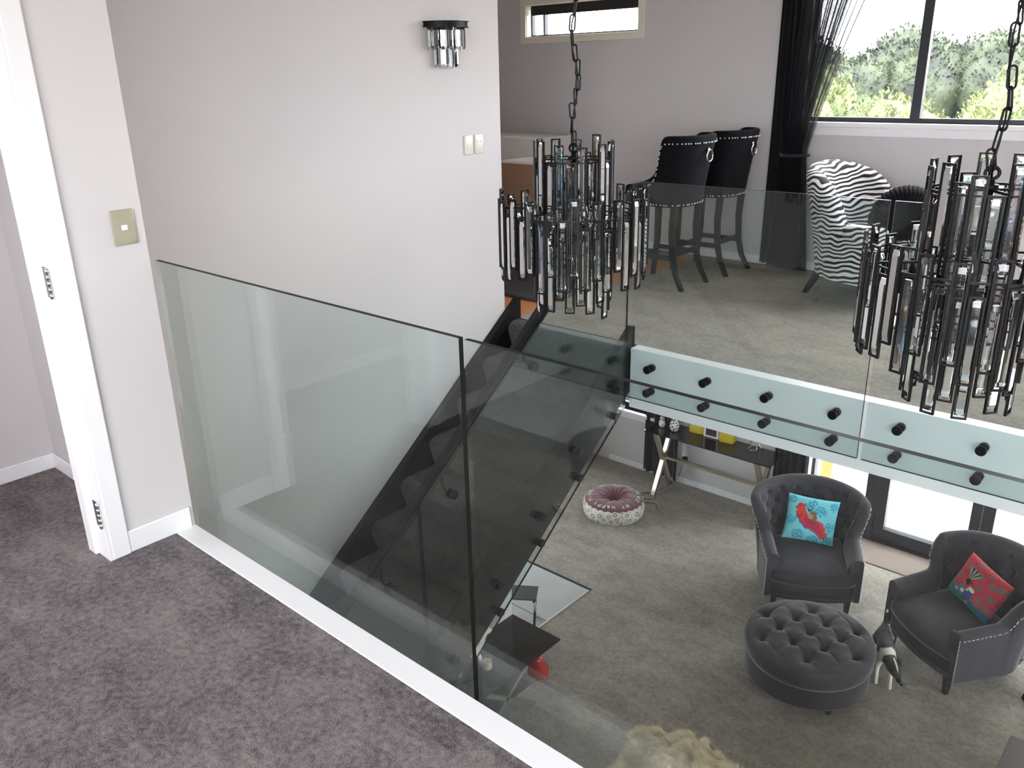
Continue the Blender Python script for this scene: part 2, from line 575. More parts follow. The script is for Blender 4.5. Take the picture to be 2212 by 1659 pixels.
for a, b in (((-5.90, 6.86, 1.93), (-4.58, 6.93, 1.936)), ((-5.90, 6.86, 2.214), (-4.58, 6.93, 2.22)), ((-5.90, 6.86, 1.936), (-5.894, 6.93, 2.214)), ((-4.586, 6.86, 1.936), (-4.58, 6.93, 2.214))):
    bx(bm, a, b)
obj('casing', bm, mat('cream_window_casing', srgb(232, 226, 208), 0.4, noise_amt=0.01), w1)
bm = B(); bx(bm, (-5.87, 6.90, 2.135), (-4.60, 6.925, 2.215), 0.004); tube(bm, [(-5.87, 6.905, 2.135), (-4.60, 6.905, 2.135)], 0.008, 8)
obj('roller_blind', bm, mat('dark_blind', srgb(40, 37, 36), 0.8, noise_amt=0.1), w1)

w2 = window_frame(2, WX0, WX1, WZ0, WZ1, 6.90, mull=((-2.172, -2.102), (-0.70, -0.63)  ), fw=0.035)
bm = B()
bx(bm, (WX0-0.04, 6.80, WZ0-0.035), (WX1+0.04, 6.90, WZ0), 0.003)
bx(bm, (WX0-0.02, 6.842, WZ0-0.10), (WX1+0.02, 6.86, WZ0-0.035), 0.002)
obj('window_sill', bm, TRIM, w2)

window_frame(6, -1.5, 4.3, 0.8, 2.6, -1.98, mull=((0.4, 0.45), (2.35, 2.4)), fd=0.04)  # unseen window behind the camera, added and sized to light the landing side
# ---- lower narrow window at left
w3 = window_frame(3, -5.34, -4.74, -2.10, -0.9, 7.78, fw=0.035)
bm = B()
bx(bm, (-5.38, 7.60, -2.135), (-4.70, 7.78, -2.10), 0.003)
bx(bm, (-5.40, 7.635, -2.10), (-5.34, 7.652, -0.84)); bx(bm, (-4.74, 7.635, -2.10), (-4.68, 7.652, -0.84))
bx(bm, (-5.36, 7.635, -2.195), (-4.72, 7.652, -2.135))
obj('casing', bm, TRIM, w3)

# ---- french doors
fd = new('door_2'); fd['kind'] = 'structure'
y0, y1 = 7.75, 7.83
ZT = -0.72
bm = B()
bx(bm, (-2.99, 7.635, F), (-2.93, 7.652, ZT+0.06), 0.002); bx(bm, (-2.935, 7.65, F), (-2.925, 7.75, ZT)); bx(bm, (-0.10, 7.635, F), (-0.04, 7.652, ZT+0.06), 0.002)
bx(bm, (-2.93, 7.635, ZT), (-0.04, 7.652, ZT+0.06), 0.002)
obj('casing', bm, TRIM, fd)
bm = B()
bx(bm, (-2.93, y0, F), (-2.895, y1, ZT)); bx(bm, (-2.37, y0-0.01, F), (-2.27, y1+0.01, ZT), 0.003)
bx(bm, (-0.44, y0-0.01, F), (-0.36, y1+0.01, ZT), 0.003); bx(bm, (-0.14, y0, F), (-0.10, y1, ZT))
bx(bm, (-2.93, y0, ZT-0.04), (-0.10, y1, ZT)); bx(bm, (-2.93, y0-0.02, F), (-0.10, y1+0.02, F+0.028))
bx(bm, (-2.895, y0, F+0.028), (-2.37, y1, F+0.06))
obj('door_frame', bm, ALU, fd)
for (a, b) in ((-2.27, -1.355), (-1.355, -0.44)):
    bm = B()
    bx(bm, (a+0.004, y0, F+0.03), (a+0.105, y1, ZT-0.045), 0.003); bx(bm, (b-0.088, y0, F+0.03), (b-0.002, y1, ZT-0.045), 0.003)
    bx(bm, (a+0.1, y0, F+0.03), (b-0.08, y1, F+0.15), 0.003); bx(bm, (a+0.1, y0, ZT-0.14), (b-0.08, y1, ZT-0.045), 0.003)
    leaf = obj('door_leaf', bm, ALU, fd)
    bm = B(); bx(bm, (a+0.1, y0+0.03, F+0.15), (b-0.08, y0+0.036, ZT-0.14)); obj('pane', bm, PANE, leaf)
for a, b in ((-2.895, -2.37), (-0.36, -0.14)):
    bm = B(); bx(bm, (a, y0+0.03, F+0.06), (b, y0+0.036, ZT-0.04)); obj('pane', bm, PANE, fd)
# unseen right hand window, added for the light it gives the lower room
for n_, (a, b, c, d) in ((4, (1.5, 6.5, F+0.25, -0.55)),):
    w4 = new('window_%d' % n_); w4['kind'] = 'structure'
    bm = B()
    for yy in (a, (a+b)/2-0.02, b-0.04):
        bx(bm, (4.52, yy, c), (4.58, yy+0.04, d))
    for zz in (c, d-0.04):
        bx(bm, (4.52, a, zz), (4.58, b, zz+0.04))
    obj('window_frame', bm, ALU, w4)
    for p_, q_ in ((a+0.04, (a+b)/2-0.02), ((a+b)/2+0.02, b-0.04)):
        bm = B(); bx(bm, (4.545, p_, c+0.04), (4.551, q_, d-0.04)); obj('pane', bm, PANE, w4)

# ---- outside
DECK = mat('pale_paving', srgb(205, 200, 190), 0.9, noise_amt=0.08, noise_scale=3)
GRASS = mat('lawn', srgb(120, 117, 102), 0.95, noise_amt=0.3, noise_scale=4)
solid('ground_terrace', (-12, 7.86, F-0.12), (8, 12, F-0.03), DECK)
bm = B(); bx(bm, (-90, -90, F-0.22), (90, 90, F-0.13)); struct('ground_lawn', bm, GRASS)
# ------------------------------------------------------------------ staircase
SL = 0.2/0.262
st = thing('staircase', 'carpeted staircase with black stringers going down beside the plain wall', 'staircase', (-3.3, 4.13, F))
st_o = Vector((-3.3, 4.13, F))
def loc(v, o):
    return (v[0]-o[0], v[1]-o[1], v[2]-o[2])
# tread: rounded nosing, raked riser below
def tread_profile(last=False):
    pts = []
    for k in range(13):
        t = k/12*pi*0.60
        pts.append((0.068-0.074*math.sin(t), -0.052+0.052*math.cos(t)))
    pts = [(0.262+0.085, 0.0)] + [(p[0], p[1]) for p in pts]
    pts += [(0.012, -0.115), (0.034, -0.185), (0.05, -0.215), (0.347, -0.02)]
    return pts
tm = None
for i in range(0, 14):
    nm = 'tread'
    if i == 1 or i == 0:
        bm = B()
        pr = tread_profile()
        if i == 0:
            pr = [(0.12, 0.0)]+pr[1:-1]+[(0.12, -0.215)]
        prism(bm, pr, 'x', -0.45, 0.472)
        o = obj(nm, bm, CARP3, st, smooth='auto')
        if i == 1:
            tm = o
    else:
        o = tm.copy(); COL.objects.link(o); o.parent = st
    o.location = (0, -0.262*i, -0.2*i-F)
for xa, xb in ((-3.799, -3.752), (-2.83, -2.782)):
    bm = B()
    yt = 4.262 if xa < -3 else 4.225
    top = lambda y: 0.105+(y-4.2)*SL
    ye = 4.2-(0.105-F-0.04)/SL
    poly = [(yt, top(yt)-0.004), (yt, top(yt)-0.40), (4.10, top(4.10)-0.38), (4.2-(0.105-F-0.38)/SL+0.0, F+0.0), (ye, F), (ye, F+0.04), (yt-0.015, top(yt)-0.004)]
    prism(bm, [(p[0]-st_o.y, p[1]-st_o.z) for p in poly], 'x', xa-st_o.x, xb-st_o.x)
    obj('stringer', bm, BLACKWOOD, st)
bm = B()
pl = [(4.12, -0.300), (4.12, -0.325), (0.75, -0.325-(4.12-0.75)*SL), (0.75, -0.300-(4.12-0.75)*SL)]
prism(bm, [(p[0]-st_o.y, max(p[1], F+0.001)-st_o.z) for p in pl], 'x', -0.452, 0.47)
obj('soffit', bm, SOFF, st)

# ------------------------------------------------------------------ glass balustrades
def standoff(parent, p, axis, m=BLACKMET):
    """black stand-off: spacer between fascia and glass plus the cap on the room side"""
    bm = B()
    a = Vector(axis)
    tube(bm, [Vector(p)+a*0.004, Vector(p)+a*0.044], 0.0225, 20)
    tube(bm, [Vector(p)-a*0.008, Vector(p)-a*0.024, Vector(p)-a*0.027], [0.0245, 0.0245, 0.022], 20)
    return obj('standoff', bm, m, parent)

def xpanel(x0, x1, y, z0, z1, label, group, so, axis):
    t = thing('glass_balustrade_panel', label, 'glass panel', (x0, y, z0), 0, group)
    bm = B()
    bx(bm, (0.001, -0.0075, 0.001), (x1-x0-0.001, 0.0075, z1-z0-0.001), 0)
    bm.faces.ensure_lookup_table()
    for f in bm.faces:
        n = f.normal
        f.normal_update()
        f.material_index = 0 if abs(f.normal.y) > 0.5 or f.normal.x < -0.5 else 1
    obj('pane', bm, [GLASS, GEDGE], t)
    for sx, sz in so:
        standoff(t, (sx-x0, 0, sz-z0), axis)
    return t
YA, YB = 1.352, 4.10
xpanel(-2.889, -1.382, YA, -0.30, 1.011, 'landing glass balustrade panel next to the door wall', None, [(x, z) for x in (-2.72, -2.33, -1.94, -1.55) for z in (-0.155, -0.265)], (0, -1, 0))
xpanel(-1.366, 0.13, YA, -0.30, 1.011, 'landing glass balustrade panel on the right past the dark gap, in front of the stairs', None, [(x, z) for x in (-1.20, -0.81, -0.42, -0.03) for z in (-0.155, -0.265)], (0, -1, 0))
sxB = [-2.594, -2.219, -1.842, -1.466]
sxC = [-1.144, -0.768, -0.39, -0.02]
xpanel(-2.744, -1.322, YB, -0.297, 1.016, 'loft edge glass panel between stair top and zebra chair, bar stools seen through it', None, [(x, z) for x in sxB for z in (-0.087, -0.238)], (0, 1, 0))
xpanel(-1.302, 0.13, YB, -0.297, 1.016, 'loft edge glass panel on the right, half hidden by the nearer chandelier', None, [(x, z) for x in sxC for z in (-0.087, -0.238)], (0, 1, 0))

XG = -2.73
gb = lambda y: -0.345+(y-4.06)*0.772
gt = lambda y: 0.25+(y-3.08)*0.765
def spanel(ya, yb, label, so):
    t = thing('stair_glass_panel', label, 'glass panel', (XG, ya, gb(ya)))
    bm = B()
    def top(y):
        return min(gt(y), 1.0)
    yk = 3.08+(1.0-0.25)/0.765
    poly = [(ya, gb(ya)), (yb, gb(yb)), (yb, top(yb))]
    if yk < yb:
        poly.append((yk, 1.0))
    poly.append((ya, gt(ya)))
    prism(bm, [(u-ya, v-gb(ya)) for u, v in poly], 'x', -0.006, 0.006)
    for f in bm.faces:
        f.normal_update()
        f.material_index = 0 if abs(f.normal.x) > 0.5 else 1
    obj('pane', bm, [GLASS, GEDGE], t)
    for y, z in so:
        standoff(t, (0, y-ya, z-gb(ya)), (-1, 0, 0))
    return t
SO = []
for k in range(10):
    y = 3.94-0.3565*k
    z = -0.374-0.2765*k
    SO += [(y, z), (y, z+0.17)]
spanel(2.348, 4.055, 'sloping glass panel beside the upper stairs under the black handrail', [s for s in SO if s[0] > 2.4])
spanel(0.80, 2.336, 'sloping glass panel beside the lower stairs, partly below the landing edge', [s for s in SO if s[0] < 2.3])

# ------------------------------------------------------------------ handrail
hr = thing('handrail', 'black square timber handrail fixed to the stair glass by round brackets', 'handrail', (-2.82, 2.65, -0.15))
def rz_(y):
    return -0.205+(y-2.62)*0.79
o0 = Vector((-2.82, 2.65, -0.15))
bm = B()
bar(bm, Vector((-2.825, 3.52, rz_(3.52)))-o0, Vector((-2.825, 1.90, rz_(1.90)))-o0, 0.045, 0.062, up=(0, 0, 1))
bmesh.ops.bevel(bm, geom=bm.edges[:], offset=0.004, segments=1, affect='EDGES')
obj('rail', bm, BLACKWOOD, hr)
for y, z in ((3.19, 0.155), (2.56, -0.345), (2.133, -0.675)):
    bm = B()
    p = Vector((XG-0.006, y, z))-o0
    q = Vector((-2.825, y+0.02, rz_(y+0.02)-0.03))-o0
    tube(bm, [p, p+Vector((-0.012, 0, 0))], 0.026, 20)
    tube(bm, [p+Vector((0.03, 0, 0)), p+Vector((0.013, 0, 0))], [0.024, 0.026], 20)
    tube(bm, [p+Vector((-0.01, 0, 0)), p+Vector((-0.035, 0, 0.0)), p+Vector((-0.065, 0.004, 0.018)), q+Vector((0.008, 0, -0.02)), q], 0.0065, 8)
    obj('bracket', bm, BLACKMET, hr)

# ------------------------------------------------------------------ chandeliers
def crystal_bm(L, w=0.0295, d=0.009):
    """octagon-section prism with bevelled pointed ends; front along local y"""
    bm = B()
    sec = [(-0.5, 0), (-0.34, 0.5), (0.34, 0.5), (0.5, 0), (0.34, -0.5), (-0.34, -0.5)]
    rings = []
    for z, s in ((-L/2, 0.35), (-L/2+0.016, 1), (L/2-0.016, 1), (L/2, 0.35)):
        rings.append([bm.verts.new((u*w*(s if s == 1 else 0.9), v*d*s, z)) for u, v in sec])
    for a, b in zip(rings, rings[1:]):
        for k in range(6):
            bm.faces.new((a[k], a[(k+1) % 6], b[(k+1) % 6], b[k]))
    bm.faces.new(rings[0][::-1]); bm.faces.new(rings[-1])
    return bm
def frame_bm(L, w=0.0405, t=0.005, d=0.008):
    bm = B()
    for a, b in (((-w/2, -d/2, -L/2), (-w/2+t, d/2, L/2)), ((w/2-t, -d/2, -L/2), (w/2, d/2, L/2)), ((-w/2+t, -d/2, L/2-t), (w/2-t, d/2, L/2)), ((-w/2+t, -d/2, -L/2), (w/2-t, d/2, -L/2+t))):
        bx(bm, a, b)
    return bm
def mesh_of(name, bm, m, smooth=False):
    me = bpy.data.meshes.new(name); bm.to_mesh(me); bm.free(); me.materials.append(m); return me
LEN = (0.24, 0.275, 0.30)
FR = [mesh_of('crystal_frame', frame_bm(l), BLACKMET) for l in LEN]
CR = [[mesh_of('crystal', crystal_bm(l-0.022), m) for l in LEN] for m in (CRYSTAL, CRYSTAL, CRYSTAL, PRISM)]
def link_mesh():
    bm = B()
    pts = []
    h, w = 0.019, 0.0105
    for k in range(16):
        a = 2*pi*k/16
        pts.append((w*math.cos(a), 0, (h if math.sin(a) > 0 else -h)+w*math.sin(a)))
    tube(bm, pts, 0.0034, 6, closed=True)
    return mesh_of('chain_link', bm, BLACKMET)
LINK = link_mesh()
bulbmat = PANE

def chandelier(cx, cy_, zt, label, seed, rot):
    rn = random.Random(seed)
    t = thing('chandelier', label, 'chandelier', (cx, cy_, 0), rot, None)
    # central stem, hook ring, cross arms
    bm = B()
    tube(bm, [(0, 0, zt-0.02), (0, 0, 0.80)], 0.011, 12)
    tube(bm, [(0, 0, zt-0.03), (0, 0, zt-0.045)], 0.022, 12)
    for z in (0.98, 0.86):
        tube(bm, [(0, 0, z-0.03), (0, 0, z+0.012)], 0.03, 12)
    obj('stem', bm, BLACKMET, t)
    bm = B(); tube(bm, [(0.018*math.cos(a), 0, zt+0.016*math.sin(a)) for a in [2*pi*k/16 for k in range(16)]], 0.005, 8, closed=True)
    obj('hook_ring', bm, BLACKMET, t)
    def tier(name, R, n, zr, zc, sides, arms=6):
        bm = B()
        pts = [(R*math.cos(2*pi*k/sides), R*math.sin(2*pi*k/sides), zr) for k in range(sides)]
        for a, b in zip(pts, pts[1:]+pts[:1]):
            bar(bm, a, b, 0.005, 0.006, up=(0, 0, 1))
        for k in range(arms):
            a = 2*pi*k/arms+0.2
            bar(bm, (0.01*math.cos(a), 0.01*math.sin(a), zr), (R*0.985*math.cos(a), R*0.985*math.sin(a), zr), 0.007, 0.007, up=(0, 0, 1))
        obj(name, bm, BLACKMET, t)
        prev = 0
        for i in range(n):
            k = rn.choice((0, 1, 1, 2, 2))
            off = (0.036 if i % 2 else -0.026)+rn.uniform(-0.022, 0.018)
            a = 2*pi*i/n
            rr = R+(0.006 if i % 2 else -0.002)
            fo = new('crystal_frame', FR[k], t)
            fo.location = (rr*math.cos(a), rr*math.sin(a), zc+off)
            fo.rotation_euler = (0, 0, a+pi/2)
            co = new('crystal', CR[rn.randrange(4)][k], fo)
    tier('ring_bar', 0.150, 22, zt-0.045, zt-0.155, 22, 4)
    tier('ring_bar', 0.295, 42, 1.075, 0.965, 42, 6)
    tier('ring_bar', 0.150, 22, 0.87, 0.828, 22, 4)
    # lamp holders and candle bulbs
    for k in range(6):
        a = 2*pi*k/6+0.2
        bm = B(); x, y = 0.20*math.cos(a), 0.20*math.sin(a)
        bm2 = None
        tube(bm, [(x, y, 0.985), (x, y, 1.05)], 0.011, 10)
        bar(bm, (0.02*math.cos(a), 0.02*math.sin(a), 0.99), (x, y, 0.99), 0.006, 0.006, up=(0, 0, 1))
        h = obj('lamp_holder', bm, BLACKMET, t)
        bm = B(); lathe(bm, [(0.006, 1.045), (0.016, 1.07), (0.017, 1.085), (0.010, 1.115), (0, 1.14)], 10, (x, y, 0))
        obj('bulb', bm, bulbmat, h, smooth=True)
    for k in range(3):
        a = 2*pi*k/3
        bm = B(); x, y = 0.075*math.cos(a), 0.075*math.sin(a)
        tube(bm, [(x, y, 1.10), (x, y, 1.16)], 0.011, 10)
        bar(bm, (0.01*math.cos(a), 0.01*math.sin(a), 1.105), (x, y, 1.105), 0.006, 0.006, up=(0, 0, 1))
        h = obj('lamp_holder', bm, BLACKMET, t)
        bm = B(); lathe(bm, [(0.006, 1.155), (0.016, 1.18), (0.017, 1.195), (0.010, 1.225), (0, 1.25)], 10, (x, y, 0))
        obj('bulb', bm, bulbmat, h, smooth=True)
    # chain and cable up to the ceiling rose
    z = zt+0.035
    i = 0
    wire = []
    while z < ZC-0.06:
        wob = 0.010*math.sin(i*1.1+seed)+0.006*math.sin(i*0.37)
        wob *= min(1, (ZC-z)/0.4)
        c = new('chain_link', LINK, t)
        c.location = (wob, wob*0.5, z)
        c.rotation_euler = (0.10*math.sin(i*1.7), 0.16*math.sin(i*1.3+seed), (i % 2)*pi/2+0.3*math.sin(i))
        wire.append((wob*0.6+0.006*math.sin(i*0.8), wob-0.006*math.cos(i*0.8), z))
        z += 0.0525
        i += 1
    wire.append((0, 0, ZC-0.02))
    bm = B(); tube(bm, [(0, 0, zt-0.02)]+wire, 0.0028, 6); obj('cable', bm, BLACKMET, t)
    bm = B(); lathe(bm, [(0, ZC-0.05), (0.03, ZC-0.045), (0.055, ZC-0.02), (0.06, ZC), (0, ZC)], 24); obj('ceiling_rose', bm, BLACKMET, t, smooth='auto')
    return t
chandelier(-2.115, 2.735, 1.318, 'tiered black chandelier with crystal bars hanging nearer the stair wall, smaller in view', 3, 0.15)
chandelier(-0.592, 2.630, 1.318, 'tiered black chandelier with crystal bars at the right edge, larger in view', 11, 0.5)

# ------------------------------------------------------------------ wall sconce
t = thing('wall_sconce', 'black half-round wall light with two rows of smoky crystal drops', 'wall light', (-3.8, 3.676, 1.64))
bm = B()
n = 48
def half(bm, r, z0, z1, mi=0):
    prism(bm, [(r*math.cos(a)*0.93, r*math.sin(a)) for a in [-pi/2+pi*k/n for k in range(n+1)]], 'z', z0, z1, mi)
half(bm, 0.158, 0.243, 0.246); half(bm, 0.150, 0.218, 0.243); half(bm, 0.158, 0.214, 0.218)
obj('top_band', bm, BLACKMET, t)
bm = B(); half(bm, 0.092, 0.108, 0.116); bx(bm, (0, -0.03, 0.02), (0.012, 0.03, 0.215)); obj('frame', bm, BLACKMET, t)
CD = [mesh_of('crystal_drop', crystal_bm(l, 0.037, 0.014), CRYSTAL) for l in (0.118, 0.115)]
for R, nn, zc, k in ((0.128, 9, 0.155, 0), (0.080, 6, 0.058, 1)):
    for i in range(nn):
        a = -pi/2+pi*(i+0.5)/nn
        c = new('crystal_drop', CD[k], t)
        c.location = (R*math.cos(a)*0.93, R*math.sin(a), zc)
        c.rotation_euler = (0, 0, a+pi/2)
for s in (-1, 1):
    bm = B(); tube(bm, [(0.05, 0.035*s, 0.10), (0.05, 0.035*s, 0.15)], 0.012, 10)
    bar(bm, (0.008, 0.02*s, 0.11), (0.05, 0.035*s, 0.11), 0.008, 0.008)
    h = obj('lamp_holder', bm, BLACKMET, t)
    bm = B(); lathe(bm, [(0.006, 0.15), (0.015, 0.17), (0.009, 0.2), (0, 0.212)], 10, (0.05, 0.035*s, 0)); obj('bulb', bm, bulbmat, h, smooth=True)

# ------------------------------------------------------------------ switches
def plate(x, y, z, label, pm, w, h, rockers, group=None, screws=True):
    t = thing('light_switch', label, 'light switch', (x, y, z))
    bm = B(); bx(bm, (0, -w/2, -h/2), (0.009, w/2, h/2), 0.004, 2); obj('plate', bm, pm, t, smooth='auto')
    for (dy, dz, rw, rh) in rockers:
        bm = B(); bx(bm, (0.006, dy-rw/2, dz-rh/2), (0.0125, dy+rw/2, dz+rh/2), 0.002, 1)
        bmesh.ops.rotate(bm, verts=bm.verts, cent=(0.009, dy, dz), matrix=Matrix.Rotation(0.06, 3, 'Y'))
        obj('rocker', bm, WHITEPL, t, smooth='auto')
    return t
plate(-2.83, 1.230, 1.148, 'beige switch plate with one white rocker by the doorway', PLATE, 0.078, 0.116, [(0.0, 0.0, 0.02, 0.018)])
plate(-3.80, 3.850, 1.190, 'pale single switch plate at left of the pair under the wall light', PALEPL, 0.074, 0.116, [(0.0, 0.0, 0.016, 0.012)])
plate(-3.80, 3.943, 1.190, 'pale plate with four small switches at right of the pair', PALEPL, 0.074, 0.116, [(-0.015, 0.018, 0.016, 0.014), (0.015, 0.018, 0.016, 0.014), (-0.013, -0.02, 0.018, 0.014), (0.012, -0.02, 0.018, 0.014)])
# ------------------------------------------------------------------ upholstered shells
def catmull(P, n):
    P = [np.array(p, float) for p in P]
    Q = [2*P[0]-P[1]]+P+[2*P[-1]-P[-2]]
    out = []
    for i in range(1, len(Q)-2):
        for k in range(n):
            t = k/n
            a, b, c, d = Q[i-1], Q[i], Q[i+1], Q[i+2]
            out.append(0.5*((2*b)+(-a+c)*t+(2*a-5*b+4*c-d)*t*t+(-a+3*b-3*c+d)*t**3))
    out.append(P[-1])
    return np.array(out)

def resample(C, n):
    d = np.r_[0, np.cumsum(np.linalg.norm(np.diff(C, axis=0), axis=1))]
    t = np.linspace(0, d[-1], n)
    return np.stack([np.interp(t, d, C[:, k]) for k in range(C.shape[1])], 1), d[-1]

def sm(a, b, x):
    t = min(1, max(0, (x-a)/(b-a)))
    return t*t*(3-2*t)

def shell(ctrl, zb, th, nu=120, flare=0.08, lean=0.08, tuft=None, nin=22, inner_z=0.38, topr=None):
    """ctrl: rows (x, y, height) from front right arm round the back to front left arm.
    returns bmesh of a padded U-shaped back/arm shell and curves for piping"""
    C, Ltot = resample(catmull(ctrl, 16), nu)
    nrm = []
    for i in range(nu):
        d = C[min(i+1, nu-1), :2]-C[max(i-1, 0), :2]
        d /= np.linalg.norm(d)
        nrm.append((d[1], -d[0]))   # outward for the direction used
    nrm = np.array(nrm)
    c0 = C[nu//2, :2]
    if np.dot(nrm[nu//2], (0, 1)) < 0:
        nrm = -nrm
    hmax = max(C[:, 2])
    bm = B()
    top_out, front = [], []
    def P(i, j):
        x, y, h = C[i]
        n = nrm[i]
        s = i/(nu-1)*Ltot
        nout, ntop = 9, 9
        r = th/2
        hk = sm(zb+0.3, hmax, h)
        fl = flare*hk
        if j < nout:                       # outer face, bottom to top
            z = zb+(h-r-zb)*j/(nout-1)
            off = r
            bulge = 0
        elif j < nout+ntop:                # rolled top
            a = pi*(j-nout+1)/(ntop+1)
            z = h-r+r*math.sin(a)
            off = r*math.cos(a)
            bulge = 0
        else:
            k = j-nout-ntop
            z = (h-r)-(h-r-inner_z)*k/(nin-1)
            off = -r
            bulge = 0.012*math.sin(pi*k/(nin-1))
            if tuft:
                bulge += tuft(s-Ltot/2, z)
        v = max(0, (z-zb)/(hmax-zb))
        o = off+fl*v**1.6-bulge
        return Vector((x+n[0]*o, y+n[1]*o+lean*v*sm(-0.15, 0.25, y), z))
    nv = 9+9+nin
    V = grid_mesh(bm, P, nu, nv, smooth=True)
    for row, fl_ in ((V[0], False), (V[-1], True)):
        f = bm.faces.new(row if fl_ else row[::-1])
        f.smooth = False
    bmesh.ops.recalc_face_normals(bm, faces=bm.faces)
    edge_o = [V[i][8].co.copy() for i in range(nu)]
    return bm, V, edge_o, nrm

def tuftfn(step_s, z0, dz, rows, smin, smax, depth=0.026):
    pts = []
    for r in range(rows):
        z = z0+dz*r
        off = (r % 2)*step_s/2
        k = -12
        while k < 13:
            s = k*step_s+off
            if smin <= s <= smax:
                pts.append((s, z))
            k += 1
    pa = np.array(pts)
    def f(s, z):
        d = np.hypot(pa[:, 0]-s, pa[:, 1]-z)
        m = d.min()
        # diamond folds linking neighbouring buttons
        u = (s/step_s+(z-z0)/(2*dz)) % 1.0
        w = (s/step_s-(z-z0)/(2*dz)) % 1.0
        g = min(abs(u), 1-abs(u), abs(w), 1-abs(w))
        if z > z0+dz*(rows-1)+0.02 or z < z0-0.02 or s < smin-0.03 or s > smax+0.03:
            g = 1
        return -depth*math.exp(-(m/0.022)**2)-0.006*math.exp(-(g/0.06)**2)+0.012
    return f, pts

def dots(bm, pts, r=0.004, n=6):
    for p in pts:
        bmesh.ops.create_icosphere(bm, subdivisions=1, radius=r, matrix=Matrix.Translation(p))

def pad(bm, outline, z0, z1, r=0.03, crown=0.02, nseg=5, mi=0):
    """cushion: outline polygon (x,y) list, rounded edges, crowned top"""
    O = np.array(outline, float)
    c = O.mean(0)
    rings = []
    def ring(s, z):
        return [bm.verts.new((c[0]+(p[0]-c[0])*s, c[1]+(p[1]-c[1])*s, z)) for p in O]
    R = np.abs(O-c).max()
    rings.append(ring(1-r/R, z0))
    for k in range(nseg+1):
        a = -pi/2+pi*k/nseg if False else -pi/2+pi*k/nseg
        hh = (z1-z0)/2
        rings.append(ring(1-r/R*(1-math.cos(a)), (z0+z1)/2+hh*math.sin(a)*0.98))
    for s, cz in ((0.8, 0.55), (0.55, 0.85), (0.3, 0.97), (0.12, 1.0)):
        rings.append(ring((1-r/R)*s, z1+crown*cz))
    for a, b in zip(rings, rings[1:]):
        n = len(a)
        for k in range(n):
            f = bm.faces.new((a[k], a[(k+1) % n], b[(k+1) % n], b[k])); f.smooth = True; f.material_index = mi
    bm.faces.new(rings[-1]).smooth = True
    bm.faces.new(rings[0][::-1])
    bmesh.ops.recalc_face_normals(bm, faces=bm.faces)

def taper_leg(bm, p, q, w0, w1):
    """square leg from top p (width w0) to foot q (width w1)"""
    p, q = Vector(p), Vector(q)
    V = []
    for c, w in ((p, w0), (q, w1)):
        for sx, sy in ((-1, -1), (1, -1), (1, 1), (-1, 1)):
            V.append(bm.verts.new((c.x+sx*w/2, c.y+sy*w/2, c.z)))
    for f in ((0, 1, 2, 3), (7, 6, 5, 4), (0, 4, 5, 1), (1, 5, 6, 2), (2, 6, 7, 3), (3, 7, 4, 0)):
        bm.faces.new([V[i] for i in f])
    bmesh.ops.recalc_face_normals(bm, faces=bm.faces)

